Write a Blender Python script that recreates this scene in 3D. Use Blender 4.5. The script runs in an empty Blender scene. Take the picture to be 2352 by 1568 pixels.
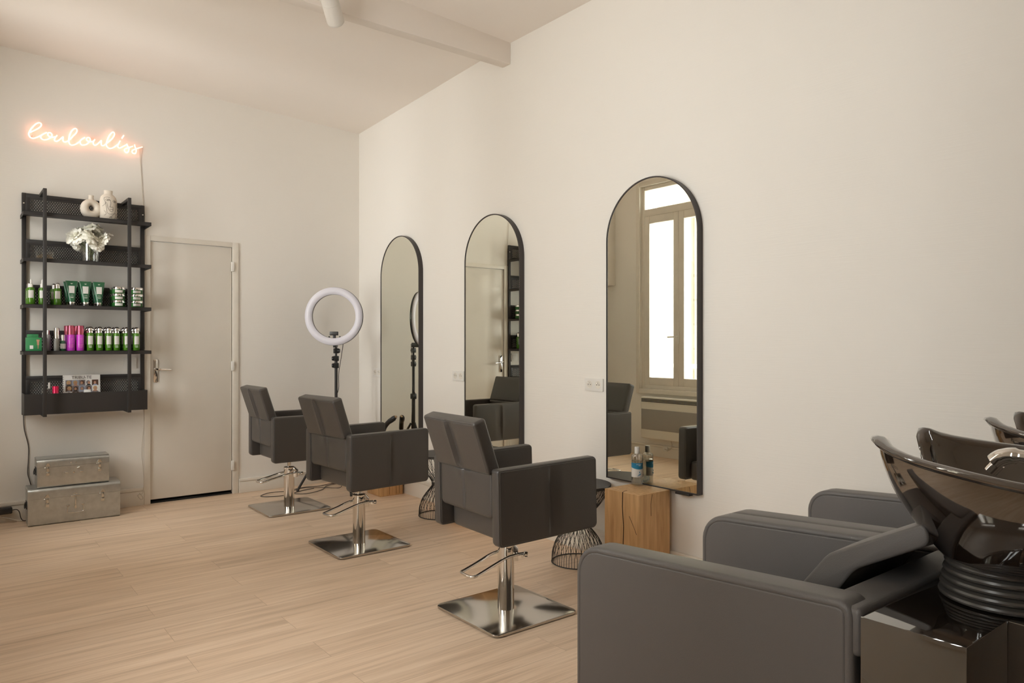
import bpy, bmesh, math, random
from mathutils import Vector, Matrix, Euler
PI = math.pi
C = bpy.context.scene.collection
rnd = random.Random(7)

# ------------------------------------------------------------------ helpers
def node_mat(name):
    m = bpy.data.materials.new(name); m.use_nodes = True
    nt = m.node_tree
    return m, nt, nt.nodes['Principled BSDF']

def mat(name, col, rough=.5, metal=0., bump=0., bscale=200., spec=None, coat=0., trans=0., ior=None,
        emit=None, estr=0., var=0., vscale=3., stretch=None):
    m, nt, p = node_mat(name)
    p.inputs['Base Color'].default_value = (*col, 1)
    p.inputs['Roughness'].default_value = rough
    p.inputs['Metallic'].default_value = metal
    if spec is not None: p.inputs['Specular IOR Level'].default_value = spec
    if coat: p.inputs['Coat Weight'].default_value = coat; p.inputs['Coat Roughness'].default_value = .05
    if trans: p.inputs['Transmission Weight'].default_value = trans
    if ior: p.inputs['IOR'].default_value = ior
    if emit:
        p.inputs['Emission Color'].default_value = (*emit, 1); p.inputs['Emission Strength'].default_value = estr
    tc = nt.nodes.new('ShaderNodeTexCoord')
    mp = nt.nodes.new('ShaderNodeMapping'); nt.links.new(tc.outputs['Object'], mp.inputs[0])
    if stretch: mp.inputs['Scale'].default_value = stretch
    if bump:
        n = nt.nodes.new('ShaderNodeTexNoise'); n.inputs['Scale'].default_value = bscale; n.inputs['Detail'].default_value = 4
        nt.links.new(mp.outputs[0], n.inputs['Vector'])
        b = nt.nodes.new('ShaderNodeBump'); b.inputs['Strength'].default_value = bump; b.inputs['Distance'].default_value = .002
        nt.links.new(n.outputs['Fac'], b.inputs['Height']); nt.links.new(b.outputs[0], p.inputs['Normal'])
    if var:
        n = nt.nodes.new('ShaderNodeTexNoise'); n.inputs['Scale'].default_value = vscale; n.inputs['Detail'].default_value = 5
        nt.links.new(mp.outputs[0], n.inputs['Vector'])
        r = nt.nodes.new('ShaderNodeValToRGB')
        r.color_ramp.elements[0].position = .3; r.color_ramp.elements[1].position = .7
        r.color_ramp.elements[0].color = (*[c*(1-var) for c in col], 1)
        r.color_ramp.elements[1].color = (*[min(1, c*(1+var)) for c in col], 1)
        nt.links.new(n.outputs['Fac'], r.inputs[0]); nt.links.new(r.outputs[0], p.inputs['Base Color'])
    return m

def obj(name, bm, m, parent=None, smooth=40, label=None, loc=None):
    me = bpy.data.meshes.new(name)
    bmesh.ops.recalc_face_normals(bm, faces=bm.faces[:])
    bm.to_mesh(me); bm.free()
    me.materials.append(m)
    if smooth:
        me.polygons.foreach_set('use_smooth', [True]*len(me.polygons))
        me.set_sharp_from_angle(angle=math.radians(smooth))
    o = bpy.data.objects.new(name, me); C.objects.link(o)
    if parent is not None: o.parent = parent
    if loc is not None: o.location = loc
    if label: o['label'] = label
    return o

def thing(name, label, cat, loc=(0, 0, 0), rz=0., group=None):
    o = bpy.data.objects.new(name, None); C.objects.link(o)
    o.empty_display_size = .05
    o.location = loc; o.rotation_euler = (0, 0, rz); o['label'] = label; o['category'] = cat
    if group: o['group'] = group
    return o

def tag(o, label, cat, group=None, kind=None):
    o['label'] = label; o['category'] = cat
    if group: o['group'] = group
    if kind: o['kind'] = kind
    return o

def struct(name, bm, m, parent=None, smooth=30):
    o = obj(name, bm, m, parent, smooth)
    if parent is None: o['kind'] = 'structure'
    return o

def dup(root, loc=None, label=None, rz=None, group=None):
    def cp(o, parent):
        c = o.copy(); C.objects.link(c)
        if parent is not None: c.parent = parent
        for ch in kids.get(o.name, []): cp(ch, c)
        return c
    kids = {}
    def walk(o):
        kids[o.name] = list(o.children)
        for ch in o.children: walk(ch)
    walk(root)
    r = cp(root, None)
    if loc is not None: r.location = loc
    if rz is not None: r.rotation_euler = (0, 0, rz)
    if label: r['label'] = label
    if group: r['group'] = group
    return r

def nb(): return bmesh.new()

def box(bm, lo, hi, r=0., seg=2, M=None):
    lo = Vector(lo); hi = Vector(hi); c = (lo+hi)/2; s = hi-lo
    g = bmesh.ops.create_cube(bm, size=1, matrix=Matrix.Translation(c) @ Matrix.Diagonal((s.x, s.y, s.z, 1)))
    vs = g['verts']
    if r:
        es = list({e for v in vs for e in v.link_edges})
        r = min(r, min(s)*.49)
        g2 = bmesh.ops.bevel(bm, geom=es, offset=r, segments=seg, profile=.5, affect='EDGES')
        vs = list({v for f in g2['faces'] for v in f.verts} | {v for v in vs if v.is_valid})
    if M is not None: bmesh.ops.transform(bm, matrix=M, verts=vs)
    return bm

def lathe(bm, prof, n=32, M=Matrix(), cap=True, a0=0., a1=2*PI, sx=1., sy=1.):
    full = abs(a1-a0-2*PI) < 1e-6
    k = n if full else n+1
    rings = []
    for r, z in prof:
        if r < 1e-6:
            rings.append([bm.verts.new(M @ Vector((0, 0, z)))]*k); continue
        rings.append([bm.verts.new(M @ Vector((sx*r*math.cos(a0+(a1-a0)*i/n), sy*r*math.sin(a0+(a1-a0)*i/n), z))) for i in range(k)])
    for A, B in zip(rings, rings[1:]):
        for i in range(n):
            j = (i+1) % k
            q = []
            for v in (A[i], A[j], B[j], B[i]):
                if v not in q: q.append(v)
            if len(q) > 2:
                try: bm.faces.new(q)
                except ValueError: pass
    if cap and full:
        for R in (rings[0], rings[-1]):
            if R[0] is not R[1]:
                try: bm.faces.new(R)
                except ValueError: pass
    return bm

def spline(pts, k=6, closed=False):
    P = [Vector(p) for p in pts]; n = len(P); out = []
    for i in range(n if closed else n-1):
        if closed: a, b, c, d = P[i-1], P[i], P[(i+1) % n], P[(i+2) % n]
        else: a, b, c, d = P[max(i-1, 0)], P[i], P[i+1], P[min(i+2, n-1)]
        for j in range(k):
            t = j/k
            out.append(.5*((2*b)+(c-a)*t+(2*a-5*b+4*c-d)*t*t+(3*b-a-3*c+d)*t**3))
    if not closed: out.append(P[-1])
    return out

def tube(bm, pts, r, n=8, closed=False, M=None, flat=None):
    P = [Vector(p) for p in pts]
    if M is not None: P = [M @ p for p in P]
    N = len(P); T = []
    for i in range(N):
        a = P[i-1] if (closed or i > 0) else P[i]
        b = P[(i+1) % N] if (closed or i < N-1) else P[i]
        d = (b-a)
        T.append(d.normalized() if d.length > 1e-9 else Vector((0, 0, 1)))
    u = T[0].orthogonal().normalized(); rings = []
    for i in range(N):
        u = (u - T[i]*u.dot(T[i]))
        u = u.normalized() if u.length > 1e-6 else T[i].orthogonal().normalized()
        v = T[i].cross(u)
        rr = r[i] if isinstance(r, (list, tuple)) else r
        rings.append([bm.verts.new(P[i]+rr*(math.cos(2*PI*j/n)*u+math.sin(2*PI*j/n)*v)) for j in range(n)])
    for i in range(N if closed else N-1):
        A = rings[i]; B = rings[(i+1) % N]
        off = 0
        if closed and i == N-1:
            off = min(range(n), key=lambda o: (A[0].co-B[o].co).length)
        for j in range(n):
            try: bm.faces.new((A[j], A[(j+1) % n], B[(j+1+off) % n], B[(j+off) % n]))
            except ValueError: pass
    if not closed:
        bm.faces.new(rings[0]); bm.faces.new(rings[-1])
    return bm

def prism(bm, poly, h, M=Matrix(), bev=0.):
    """poly: 2-D points in local xy, extruded by h along local z"""
    A = [bm.verts.new(M @ Vector((x, y, 0))) for x, y in poly]
    B = [bm.verts.new(M @ Vector((x, y, h))) for x, y in poly]
    n = len(poly); fs = [bm.faces.new(A), bm.faces.new(B)]
    for i in range(n): bm.faces.new((A[i], A[(i+1) % n], B[(i+1) % n], B[i]))
    if bev:
        es = [e for f in fs for e in f.edges]
        bmesh.ops.bevel(bm, geom=list(set(es)), offset=bev, segments=2, profile=.5, affect='EDGES')
    return bm

def rrect(a, b, r, k=6):
    """rounded rectangle of half sizes a, b; r one radius or four (++, -+, --, +-)"""
    if not isinstance(r, (list, tuple)): r = [r]*4
    out = []
    for (sx, sy, a0), rr in zip(((1, 1, 0), (-1, 1, PI/2), (-1, -1, PI), (1, -1, 1.5*PI)), r):
        for i in range(k+1):
            t = a0+PI/2*i/k
            out.append((sx*(a-rr)+rr*math.cos(t), sy*(b-rr)+rr*math.sin(t)))
    return out

def slab(bm, a, b, t, rc, e, front=None, back=None, xs=(), ys=(), M=Matrix(), seam=.0, shear=None):
    """upholstered panel: half sizes a (x), b (y), thickness t (z); rc corner radii (++,-+,--,+-), e edge radius.
    front/back(x, y) -> extra height; seam = distance from the edge of a stitched seam"""
    if not isinstance(rc, (list, tuple)): rc = [rc]*4
    def marks(h):
        s = [0, .12*e, .3*e, .55*e, .8*e, e]
        if seam: s += [seam-.003, seam-.0012, seam, seam+.0012, seam+.003]
        mid = [h*q for q in (.0, .15, .3, .45, .6, .75, .88)]
        v = set()
        for q in s: v.add(round(h-q, 5)); v.add(round(-h+q, 5))
        for q in mid: v.add(round(q, 5)); v.add(round(-q, 5))
        for q in rc:
            for w in (q*.25, q*.5, q*.75, q):
                if w < h: v.add(round(h-w, 5)); v.add(round(-h+w, 5))
        return v
    X = sorted(marks(a) | {round(x, 5) for x in xs}); Y = sorted(marks(b) | {round(y, 5) for y in ys})
    def clean(L):
        o = [L[0]]
        for q in L[1:]:
            if q-o[-1] > .0006: o.append(q)
        o[-1] = L[-1]; return o
    X = clean(X); Y = clean(Y)
    def place(x, y):
        k = (0 if y > 0 else 3) if x > 0 else (1 if y > 0 else 2)
        r = rc[k]; cx = a-r; cy = b-r
        dx = abs(x)-cx; dy = abs(y)-cy
        if dx > 0 and dy > 0 and r > 0:
            h = math.hypot(dx, dy)
            if h > 1e-9:
                q = max(dx, dy)/h; dx *= q; dy *= q
            x2 = math.copysign(cx+dx, x); y2 = math.copysign(cy+dy, y)
            return x2, y2
        return x, y
    grids = []
    for side, fn in ((1, front), (-1, back)):
        G = []
        for x in X:
            col = []
            for y in Y:
                d = min(a-abs(x), b-abs(y))
                z = t/2 if d >= e else t/2-e+math.sqrt(max(0, e*e-(e-d)**2))
                if seam: z -= .0022*math.exp(-((d-seam)/.0014)**2)
                if fn: z += fn(x, y)*min(1, max(0, d/(.03)))
                px, py = place(x, y)
                col.append((px, py, side*z))
            G.append(col)
        grids.append(G)
    V = []
    for G in grids:
        V.append([[bm.verts.new(M @ (Vector(p) if not shear else Vector((p[0], p[1]+shear*p[0], p[2])))) for p in col] for col in G])
    nx, ny = len(X), len(Y)
    for g in V:
        for i in range(nx-1):
            for j in range(ny-1):
                bm.faces.new((g[i][j], g[i+1][j], g[i+1][j+1], g[i][j+1]))
    F, Bk = V
    loop = [(i, 0) for i in range(nx-1)]+[(nx-1, j) for j in range(ny-1)]+[(i, ny-1) for i in range(nx-1, 0, -1)]+[(0, j) for j in range(ny-1, 0, -1)]
    for k in range(len(loop)):
        (i, j), (i2, j2) = loop[k], loop[(k+1) % len(loop)]
        bm.faces.new((F[i][j], F[i2][j2], Bk[i2][j2], Bk[i][j]))
    return bm

def text_obj(s, size, m, parent, M, name='lettering', depth=.0004, width=None):
    cu = bpy.data.curves.new('t', 'FONT'); cu.body = s; cu.size = size; cu.extrude = depth
    cu.align_x = 'CENTER'; cu.align_y = 'CENTER'
    t = bpy.data.objects.new('t', cu); C.objects.link(t)
    bpy.context.view_layer.update()
    me = bpy.data.meshes.new_from_object(t.evaluated_get(bpy.context.evaluated_depsgraph_get()))
    bpy.data.objects.remove(t)
    if width:
        w = max(v.co.x for v in me.vertices)-min(v.co.x for v in me.vertices)
        me.transform(Matrix.Diagonal((width/w, 1, 1, 1)))
    me.transform(M); me.materials.clear(); me.materials.append(m); me.name = name
    o = bpy.data.objects.new(name, me); C.objects.link(o); o.parent = parent
    return o

def frame(xa, ya, za, o):
    m = Matrix((xa, ya, za)).transposed().to_4x4(); m.translation = Vector(o); return m
WALLY = frame(Vector((1, 0, 0)), Vector((0, 0, 1)), Vector((0, -1, 0)), (0, 0, 0))   # drawing in x,z; depth towards the room

# ------------------------------------------------------------------ room numbers
A = 3.057      # right wall
B = 6.159      # back wall
LW = -.20      # left wall
YB = -2.6      # wall behind the camera
MG = 3.017     # front of the mirrors

# ------------------------------------------------------------------ materials
def wall_material():
    m, nt, p = node_mat('painted_textured_wallpaper')
    p.inputs['Roughness'].default_value = .85
    p.inputs['Specular IOR Level'].default_value = .25
    tc = nt.nodes.new('ShaderNodeTexCoord')
    n = nt.nodes.new('ShaderNodeTexNoise'); n.inputs['Scale'].default_value = .9; n.inputs['Detail'].default_value = 3
    nt.links.new(tc.outputs['Object'], n.inputs['Vector'])
    r = nt.nodes.new('ShaderNodeValToRGB')
    r.color_ramp.elements[0].position = .3; r.color_ramp.elements[1].position = .7
    r.color_ramp.elements[0].color = (.815, .785, .735, 1); r.color_ramp.elements[1].color = (.84, .81, .76, 1)
    nt.links.new(n.outputs['Fac'], r.inputs[0]); nt.links.new(r.outputs[0], p.inputs['Base Color'])
    mp = nt.nodes.new('ShaderNodeMapping'); mp.inputs['Scale'].default_value = (6, 6, 190)
    nt.links.new(tc.outputs['Object'], mp.inputs[0])
    n2 = nt.nodes.new('ShaderNodeTexNoise'); n2.inputs['Scale'].default_value = 1.; n2.inputs['Detail'].default_value = 2
    nt.links.new(mp.outputs[0], n2.inputs['Vector'])
    b = nt.nodes.new('ShaderNodeBump'); b.inputs['Strength'].default_value = .25; b.inputs['Distance'].default_value = .002
    nt.links.new(n2.outputs['Fac'], b.inputs['Height']); nt.links.new(b.outputs[0], p.inputs['Normal'])
    return m

def floor_material():
    m, nt, p = node_mat('oak_laminate_planks')
    L = nt.links
    tc = nt.nodes.new('ShaderNodeTexCoord')
    br = nt.nodes.new('ShaderNodeTexBrick')
    br.offset = .37; br.inputs['Scale'].default_value = 1
    br.inputs['Brick Width'].default_value = 1.22; br.inputs['Row Height'].default_value = .18
    br.inputs['Mortar Size'].default_value = .0012; br.inputs['Mortar Smooth'].default_value = .3
    br.inputs['Color1'].default_value = (.1, .1, .1, 1); br.inputs['Color2'].default_value = (.9, .9, .9, 1)
    br.inputs['Mortar'].default_value = (.5, .5, .5, 1)
    L.new(tc.outputs['Object'], br.inputs['Vector'])
    # streaky grain along x, shifted plank by plank
    sc = nt.nodes.new('ShaderNodeVectorMath'); sc.operation = 'SCALE'; sc.inputs[3].default_value = 17
    L.new(br.outputs['Color'], sc.inputs[0])
    ad = nt.nodes.new('ShaderNodeVectorMath'); ad.operation = 'ADD'
    L.new(tc.outputs['Object'], ad.inputs[0]); L.new(sc.outputs[0], ad.inputs[1])
    mp = nt.nodes.new('ShaderNodeMapping'); mp.inputs['Scale'].default_value = (1.3, 26, 1)
    L.new(ad.outputs[0], mp.inputs[0])
    g1 = nt.nodes.new('ShaderNodeTexNoise'); g1.inputs['Scale'].default_value = 1.; g1.inputs['Detail'].default_value = 6; g1.inputs['Roughness'].default_value = .6
    L.new(mp.outputs[0], g1.inputs['Vector'])
    mp2 = nt.nodes.new('ShaderNodeMapping'); mp2.inputs['Scale'].default_value = (3., 150, 1)
    L.new(ad.outputs[0], mp2.inputs[0])
    g2 = nt.nodes.new('ShaderNodeTexNoise'); g2.inputs['Scale'].default_value = 1.; g2.inputs['Detail'].default_value = 3
    L.new(mp2.outputs[0], g2.inputs['Vector'])
    mx = nt.nodes.new('ShaderNodeMix'); mx.data_type = 'FLOAT'; mx.inputs[0].default_value = .4
    L.new(g1.outputs['Fac'], mx.inputs[2]); L.new(g2.outputs['Fac'], mx.inputs[3])
    r = nt.nodes.new('ShaderNodeValToRGB')
    e = r.color_ramp.elements
    e[0].position = .32; e[0].color = (.56, .40, .27, 1); e[1].position = .66; e[1].color = (.86, .68, .515, 1)
    q = r.color_ramp.elements.new(.5); q.color = (.76, .575, .415, 1)
    L.new(mx.outputs[0], r.inputs[0])
    # plank to plank tone
    hs = nt.nodes.new('ShaderNodeHueSaturation')
    mr = nt.nodes.new('ShaderNodeMapRange'); mr.inputs[3].default_value = .95; mr.inputs[4].default_value = 1.05
    L.new(br.outputs['Color'], mr.inputs[0]); L.new(mr.outputs[0], hs.inputs['Value']); L.new(r.outputs[0], hs.inputs['Color'])
    mm = nt.nodes.new('ShaderNodeMix'); mm.data_type = 'RGBA'; mm.blend_type = 'MULTIPLY'
    L.new(br.outputs['Fac'], mm.inputs[0]); L.new(hs.outputs[0], mm.inputs[6]); mm.inputs[7].default_value = (.72, .68, .64, 1)
    L.new(mm.outputs[2], p.inputs['Base Color'])
    p.inputs['Roughness'].default_value = .42
    p.inputs['Specular IOR Level'].default_value = .4
    b = nt.nodes.new('ShaderNodeBump'); b.inputs['Strength'].default_value = .12; b.inputs['Distance'].default_value = .001
    L.new(mx.outputs[0], b.inputs['Height']); L.new(b.outputs[0], p.inputs['Normal'])
    return m

def oak_material(name, c0, c1):
    m, nt, p = node_mat(name); L = nt.links
    tc = nt.nodes.new('ShaderNodeTexCoord')
    mp = nt.nodes.new('ShaderNodeMapping'); mp.inputs['Scale'].default_value = (30, 30, 3)
    L.new(tc.outputs['Object'], mp.inputs[0])
    n = nt.nodes.new('ShaderNodeTexNoise'); n.inputs['Scale'].default_value = 1.3; n.inputs['Detail'].default_value = 6
    n.inputs['Distortion'].default_value = .6
    L.new(mp.outputs[0], n.inputs['Vector'])
    r = nt.nodes.new('ShaderNodeValToRGB')
    r.color_ramp.elements[0].position = .3; r.color_ramp.elements[0].color = (*c0, 1)
    r.color_ramp.elements[1].position = .68; r.color_ramp.elements[1].color = (*c1, 1)
    L.new(n.outputs['Fac'], r.inputs[0]); L.new(r.outputs[0], p.inputs['Base Color'])
    p.inputs['Roughness'].default_value = .5
    b = nt.nodes.new('ShaderNodeBump'); b.inputs['Strength'].default_value = .3; b.inputs['Distance'].default_value = .002
    L.new(n.outputs['Fac'], b.inputs['Height']); L.new(b.outputs[0], p.inputs['Normal'])
    return m

def perforated_material(zrows):
    """black sheet metal with staggered round holes, object x/z in metres"""
    m, nt, p = node_mat('perforated_black_metal'); L = nt.links
    p.inputs['Base Color'].default_value = (.035, .032, .030, 1); p.inputs['Roughness'].default_value = .55
    tc = nt.nodes.new('ShaderNodeTexCoord'); sp = nt.nodes.new('ShaderNodeSeparateXYZ'); L.new(tc.outputs['Object'], sp.inputs[0])
    def M(op, a, b=None):
        n = nt.nodes.new('ShaderNodeMath'); n.operation = op
        for i, v in enumerate((a, b)):
            if v is None: continue
            if isinstance(v, (int, float)): n.inputs[i].default_value = v
            else: L.new(v, n.inputs[i])
        return n.outputs[0]
    x, z = sp.outputs['X'], sp.outputs['Z']
    def dist(o):
        fx = M('MULTIPLY', M('SUBTRACT', M('FRACT', M('ADD', M('DIVIDE', x, .0155), o)), .5), .0155)
        fz = M('MULTIPLY', M('SUBTRACT', M('FRACT', M('ADD', M('DIVIDE', z, .0232), o)), .5), .0232)
        return M('SQRT', M('ADD', M('MULTIPLY', fx, fx), M('MULTIPLY', fz, fz)))
    hole = M('LESS_THAN', M('MINIMUM', dist(0.), dist(.5)), .0046)
    inx = M('MULTIPLY', M('GREATER_THAN', x, -.345), M('LESS_THAN', x, .345))
    inz = M('MULTIPLY', M('GREATER_THAN', z, .018), M('LESS_THAN', z, .112))
    hole = M('MULTIPLY', hole, M('MULTIPLY', inx, inz))
    tr = nt.nodes.new('ShaderNodeBsdfTransparent'); mx = nt.nodes.new('ShaderNodeMixShader')
    L.new(hole, mx.inputs[0]); L.new(p.outputs[0], mx.inputs[1]); L.new(tr.outputs[0], mx.inputs[2])
    L.new(mx.outputs[0], nt.nodes['Material Output'].inputs[0])
    return m

def thin_glass(name, tint=(1, 1, 1), f=.07):
    m = bpy.data.materials.new(name); m.use_nodes = True; nt = m.node_tree
    nt.nodes.remove(nt.nodes['Principled BSDF'])
    t = nt.nodes.new('ShaderNodeBsdfTransparent'); t.inputs[0].default_value = (*tint, 1)
    g = nt.nodes.new('ShaderNodeBsdfGlossy'); g.inputs['Roughness'].default_value = .02
    lw = nt.nodes.new('ShaderNodeLayerWeight'); lw.inputs['Blend'].default_value = .25
    mr = nt.nodes.new('ShaderNodeMapRange'); mr.inputs[3].default_value = f; mr.inputs[4].default_value = .8
    nt.links.new(lw.outputs['Facing'], mr.inputs[0])
    mx = nt.nodes.new('ShaderNodeMixShader')
    nt.links.new(mr.outputs[0], mx.inputs[0]); nt.links.new(t.outputs[0], mx.inputs[1]); nt.links.new(g.outputs[0], mx.inputs[2])
    nt.links.new(mx.outputs[0], nt.nodes['Material Output'].inputs[0])
    return m

M_wall = wall_material()
M_ceil = mat('painted_ceiling', (.845, .785, .725), .9, var=.015, vscale=1.2, spec=.2)
M_floor = floor_material()
M_trim = mat('ivory_gloss_paint', (.76, .715, .64), .45, var=.03, vscale=9)
M_door = mat('ivory_door_paint', (.75, .71, .645), .42, var=.02, vscale=4)
M_dark = mat('shadow_gap', (.012, .011, .010), .8)
M_leather = mat('black_leatherette', (.064, .057, .052), .38, bump=.35, bscale=420, spec=.55)
M_leather2 = mat('charcoal_leatherette', (.125, .117, .113), .42, bump=.3, bscale=520, spec=.5)
M_chrome = mat('polished_chrome', (.78, .76, .73), .07, 1.)
M_plate = mat('polished_steel_plate', (.54, .51, .47), .15, 1.)
M_black = mat('matte_black_metal', (.030, .027, .026), .5, spec=.45)
M_blackp = mat('black_plastic', (.018, .017, .017), .38)
M_frame = mat('anodised_dark_frame', (.055, .047, .045), .4, .3)
M_mirror = mat('mirror_silver', (.93, .94, .845), 0., 1.)
M_gloss = mat('black_gloss_ceramic', (.016, .010, .007), .05, spec=.8, coat=1., ior=1.9)
M_lacq = mat('black_gloss_lacquer', (.016, .012, .009), .04, spec=.8, coat=1., ior=2.2)
M_rubber = mat('black_rubber', (.06, .055, .05), .3, spec=.6)
M_galv = mat('galvanised_steel', (.50, .51, .495), .30, .85, bump=.25, bscale=120, var=.10, vscale=26)
M_galv2 = mat('latch_steel', (.62, .60, .55), .25, 1.)
M_oak = oak_material('oak_block', (.50, .285, .12), (.70, .44, .21))
M_crack = mat('dark_wood_crack', (.03, .015, .008), .9)
M_white = mat('white_plastic', (.78, .76, .72), .4)
M_whitem = mat('white_lamp_metal', (.74, .71, .66), .45)
M_ring = mat('frosted_diffuser', (.70, .685, .75), .35, )
M_ceramic = mat('ivory_bisque_ceramic', (.70, .63, .54), .8, bump=.3, bscale=300)
M_line = mat('black_line_glaze', (.03, .025, .025), .6)
M_petal = mat('ivory_silk_petal', (.92, .91, .83), .7)
M_petalc = mat('yellow_green_stamen', (.55, .52, .15), .8)
M_stem = mat('green_stem', (.13, .22, .05), .6)
M_glassv = thin_glass('clear_glass', (.93, .94, .94), .10)
M_pane = thin_glass('window_pane', (.97, .98, .98), .05)
M_green = mat('green_translucent_plastic', (.065, .19, .012), .18, spec=.6)
M_tube = mat('dark_green_tube', (.018, .105, .045), .25, spec=.6)
M_silver = mat('silver_cap', (.80, .78, .76), .12, 1.)
M_label = mat('silver_white_label', (.62, .61, .58), .45)
M_ink = mat('white_print', (.75, .78, .70), .5)
M_mag = mat('magenta_plastic', (.52, .05, .50), .22, spec=.6)
M_magcap = mat('metallic_raspberry_cap', (.48, .10, .16), .18, .7)
M_pink = mat('hot_pink_can', (.75, .01, .09), .2, .3)
M_gbox = mat('green_card_box', (.035, .24, .085), .55)
M_tan = mat('tan_hair_clips', (.55, .38, .22), .6, bump=.6, bscale=300)
M_paper = mat('magazine_paper', (.78, .77, .75), .35)
M_ink2 = mat('black_print', (.02, .02, .02), .5)
M_blue = mat('blue_label_band', (.02, .22, .40), .4)
M_cream = mat('cream_label', (.80, .79, .76), .5)
M_water = thin_glass('clear_liquid_bottle', (.88, .89, .88), .12)
M_neon = mat('pink_neon_tube', (.9, .75, .7), .4, emit=(1., .36, .22), estr=1.5)
M_neonback = mat('clear_neon_backing', (.75, .62, .55), .3)
M_cable = mat('white_cable', (.62, .56, .48), .5)
M_cableb = mat('dark_cable', (.045, .032, .028), .5)
M_heat = mat('heater_enamel', (.74, .71, .63), .4)
M_heatd = mat('heater_grey_panel', (.33, .31, .28), .5)
M_stone = mat('pale_facade_stone', (.24, .215, .165), .9, var=.12, vscale=1.5)
M_iron = mat('painted_iron', (.16, .14, .10), .6)
M_perf = perforated_material(None)
M_skin = mat('print_skin_tone', (.52, .28, .18), .45)
M_hair1 = mat('print_blond', (.55, .36, .16), .45)
M_hair2 = mat('print_brown', (.10, .045, .025), .45)
M_bg1 = mat('print_grey', (.22, .20, .22), .45)
M_bg2 = mat('print_pale_blue', (.35, .40, .52), .45)

# ------------------------------------------------------------------ shell
def ceil_z(x, y):
    return 3.194+.0452*(A-x)+.0455*(B-max(y, 3.9))
bm = nb(); box(bm, (LW-.3, YB-.2, -.1), (A+.2, B+.2, 0)); struct('floor', bm, M_floor)
bm = nb()
XS = [LW-.02, .2, .8, 1.4, 2., 2.6, A+.02]; YS = [YB-.05, -1, 0, 1, 2, 3, 3.9, 4.6, 5.3, B+.02]
g = [[bm.verts.new((x, y, ceil_z(x, y))) for y in YS] for x in XS]
g2 = [[bm.verts.new((x, y, ceil_z(x, y)+.12)) for y in YS] for x in XS]
for G in (g, g2):
    for i in range(len(XS)-1):
        for j in range(len(YS)-1): bm.faces.new((G[i][j], G[i+1][j], G[i+1][j+1], G[i][j+1]))
nx, ny = len(XS), len(YS)
lp = [(i, 0) for i in range(nx-1)]+[(nx-1, j) for j in range(ny-1)]+[(i, ny-1) for i in range(nx-1, 0, -1)]+[(0, j) for j in range(ny-1, 0, -1)]
for k in range(len(lp)):
    (i, j), (p, q) = lp[k], lp[(k+1) % len(lp)]
    bm.faces.new((g[i][j], g[p][q], g2[p][q], g2[i][j]))
struct('ceiling', bm, M_ceil, smooth=60)
bm = nb(); box(bm, (LW, 3.88, 3.15), (A, 3.965, 3.42), .006); struct('trim_1', bm, M_ceil)
bm = nb(); box(bm, (A, YB, -.02), (A+.15, B, 3.7)); struct('wall_right', bm, M_wall)
DX0, DX1, DZ = 1.283, 1.905, 2.045
bm = nb()
box(bm, (LW-.15, B, -.02), (DX0-.004, B+.15, 3.7)); box(bm, (DX1+.004, B, -.02), (A+.15, B+.15, 3.7)); box(bm, (DX0-.004, B, DZ+.004), (DX1+.004, B+.15, 3.7))
struct('wall_back', bm, M_wall)
bm = nb(); box(bm, (LW-.15, YB-.15, -.02), (A+.15, YB, 3.8)); struct('wall_front', bm, M_wall)
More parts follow.
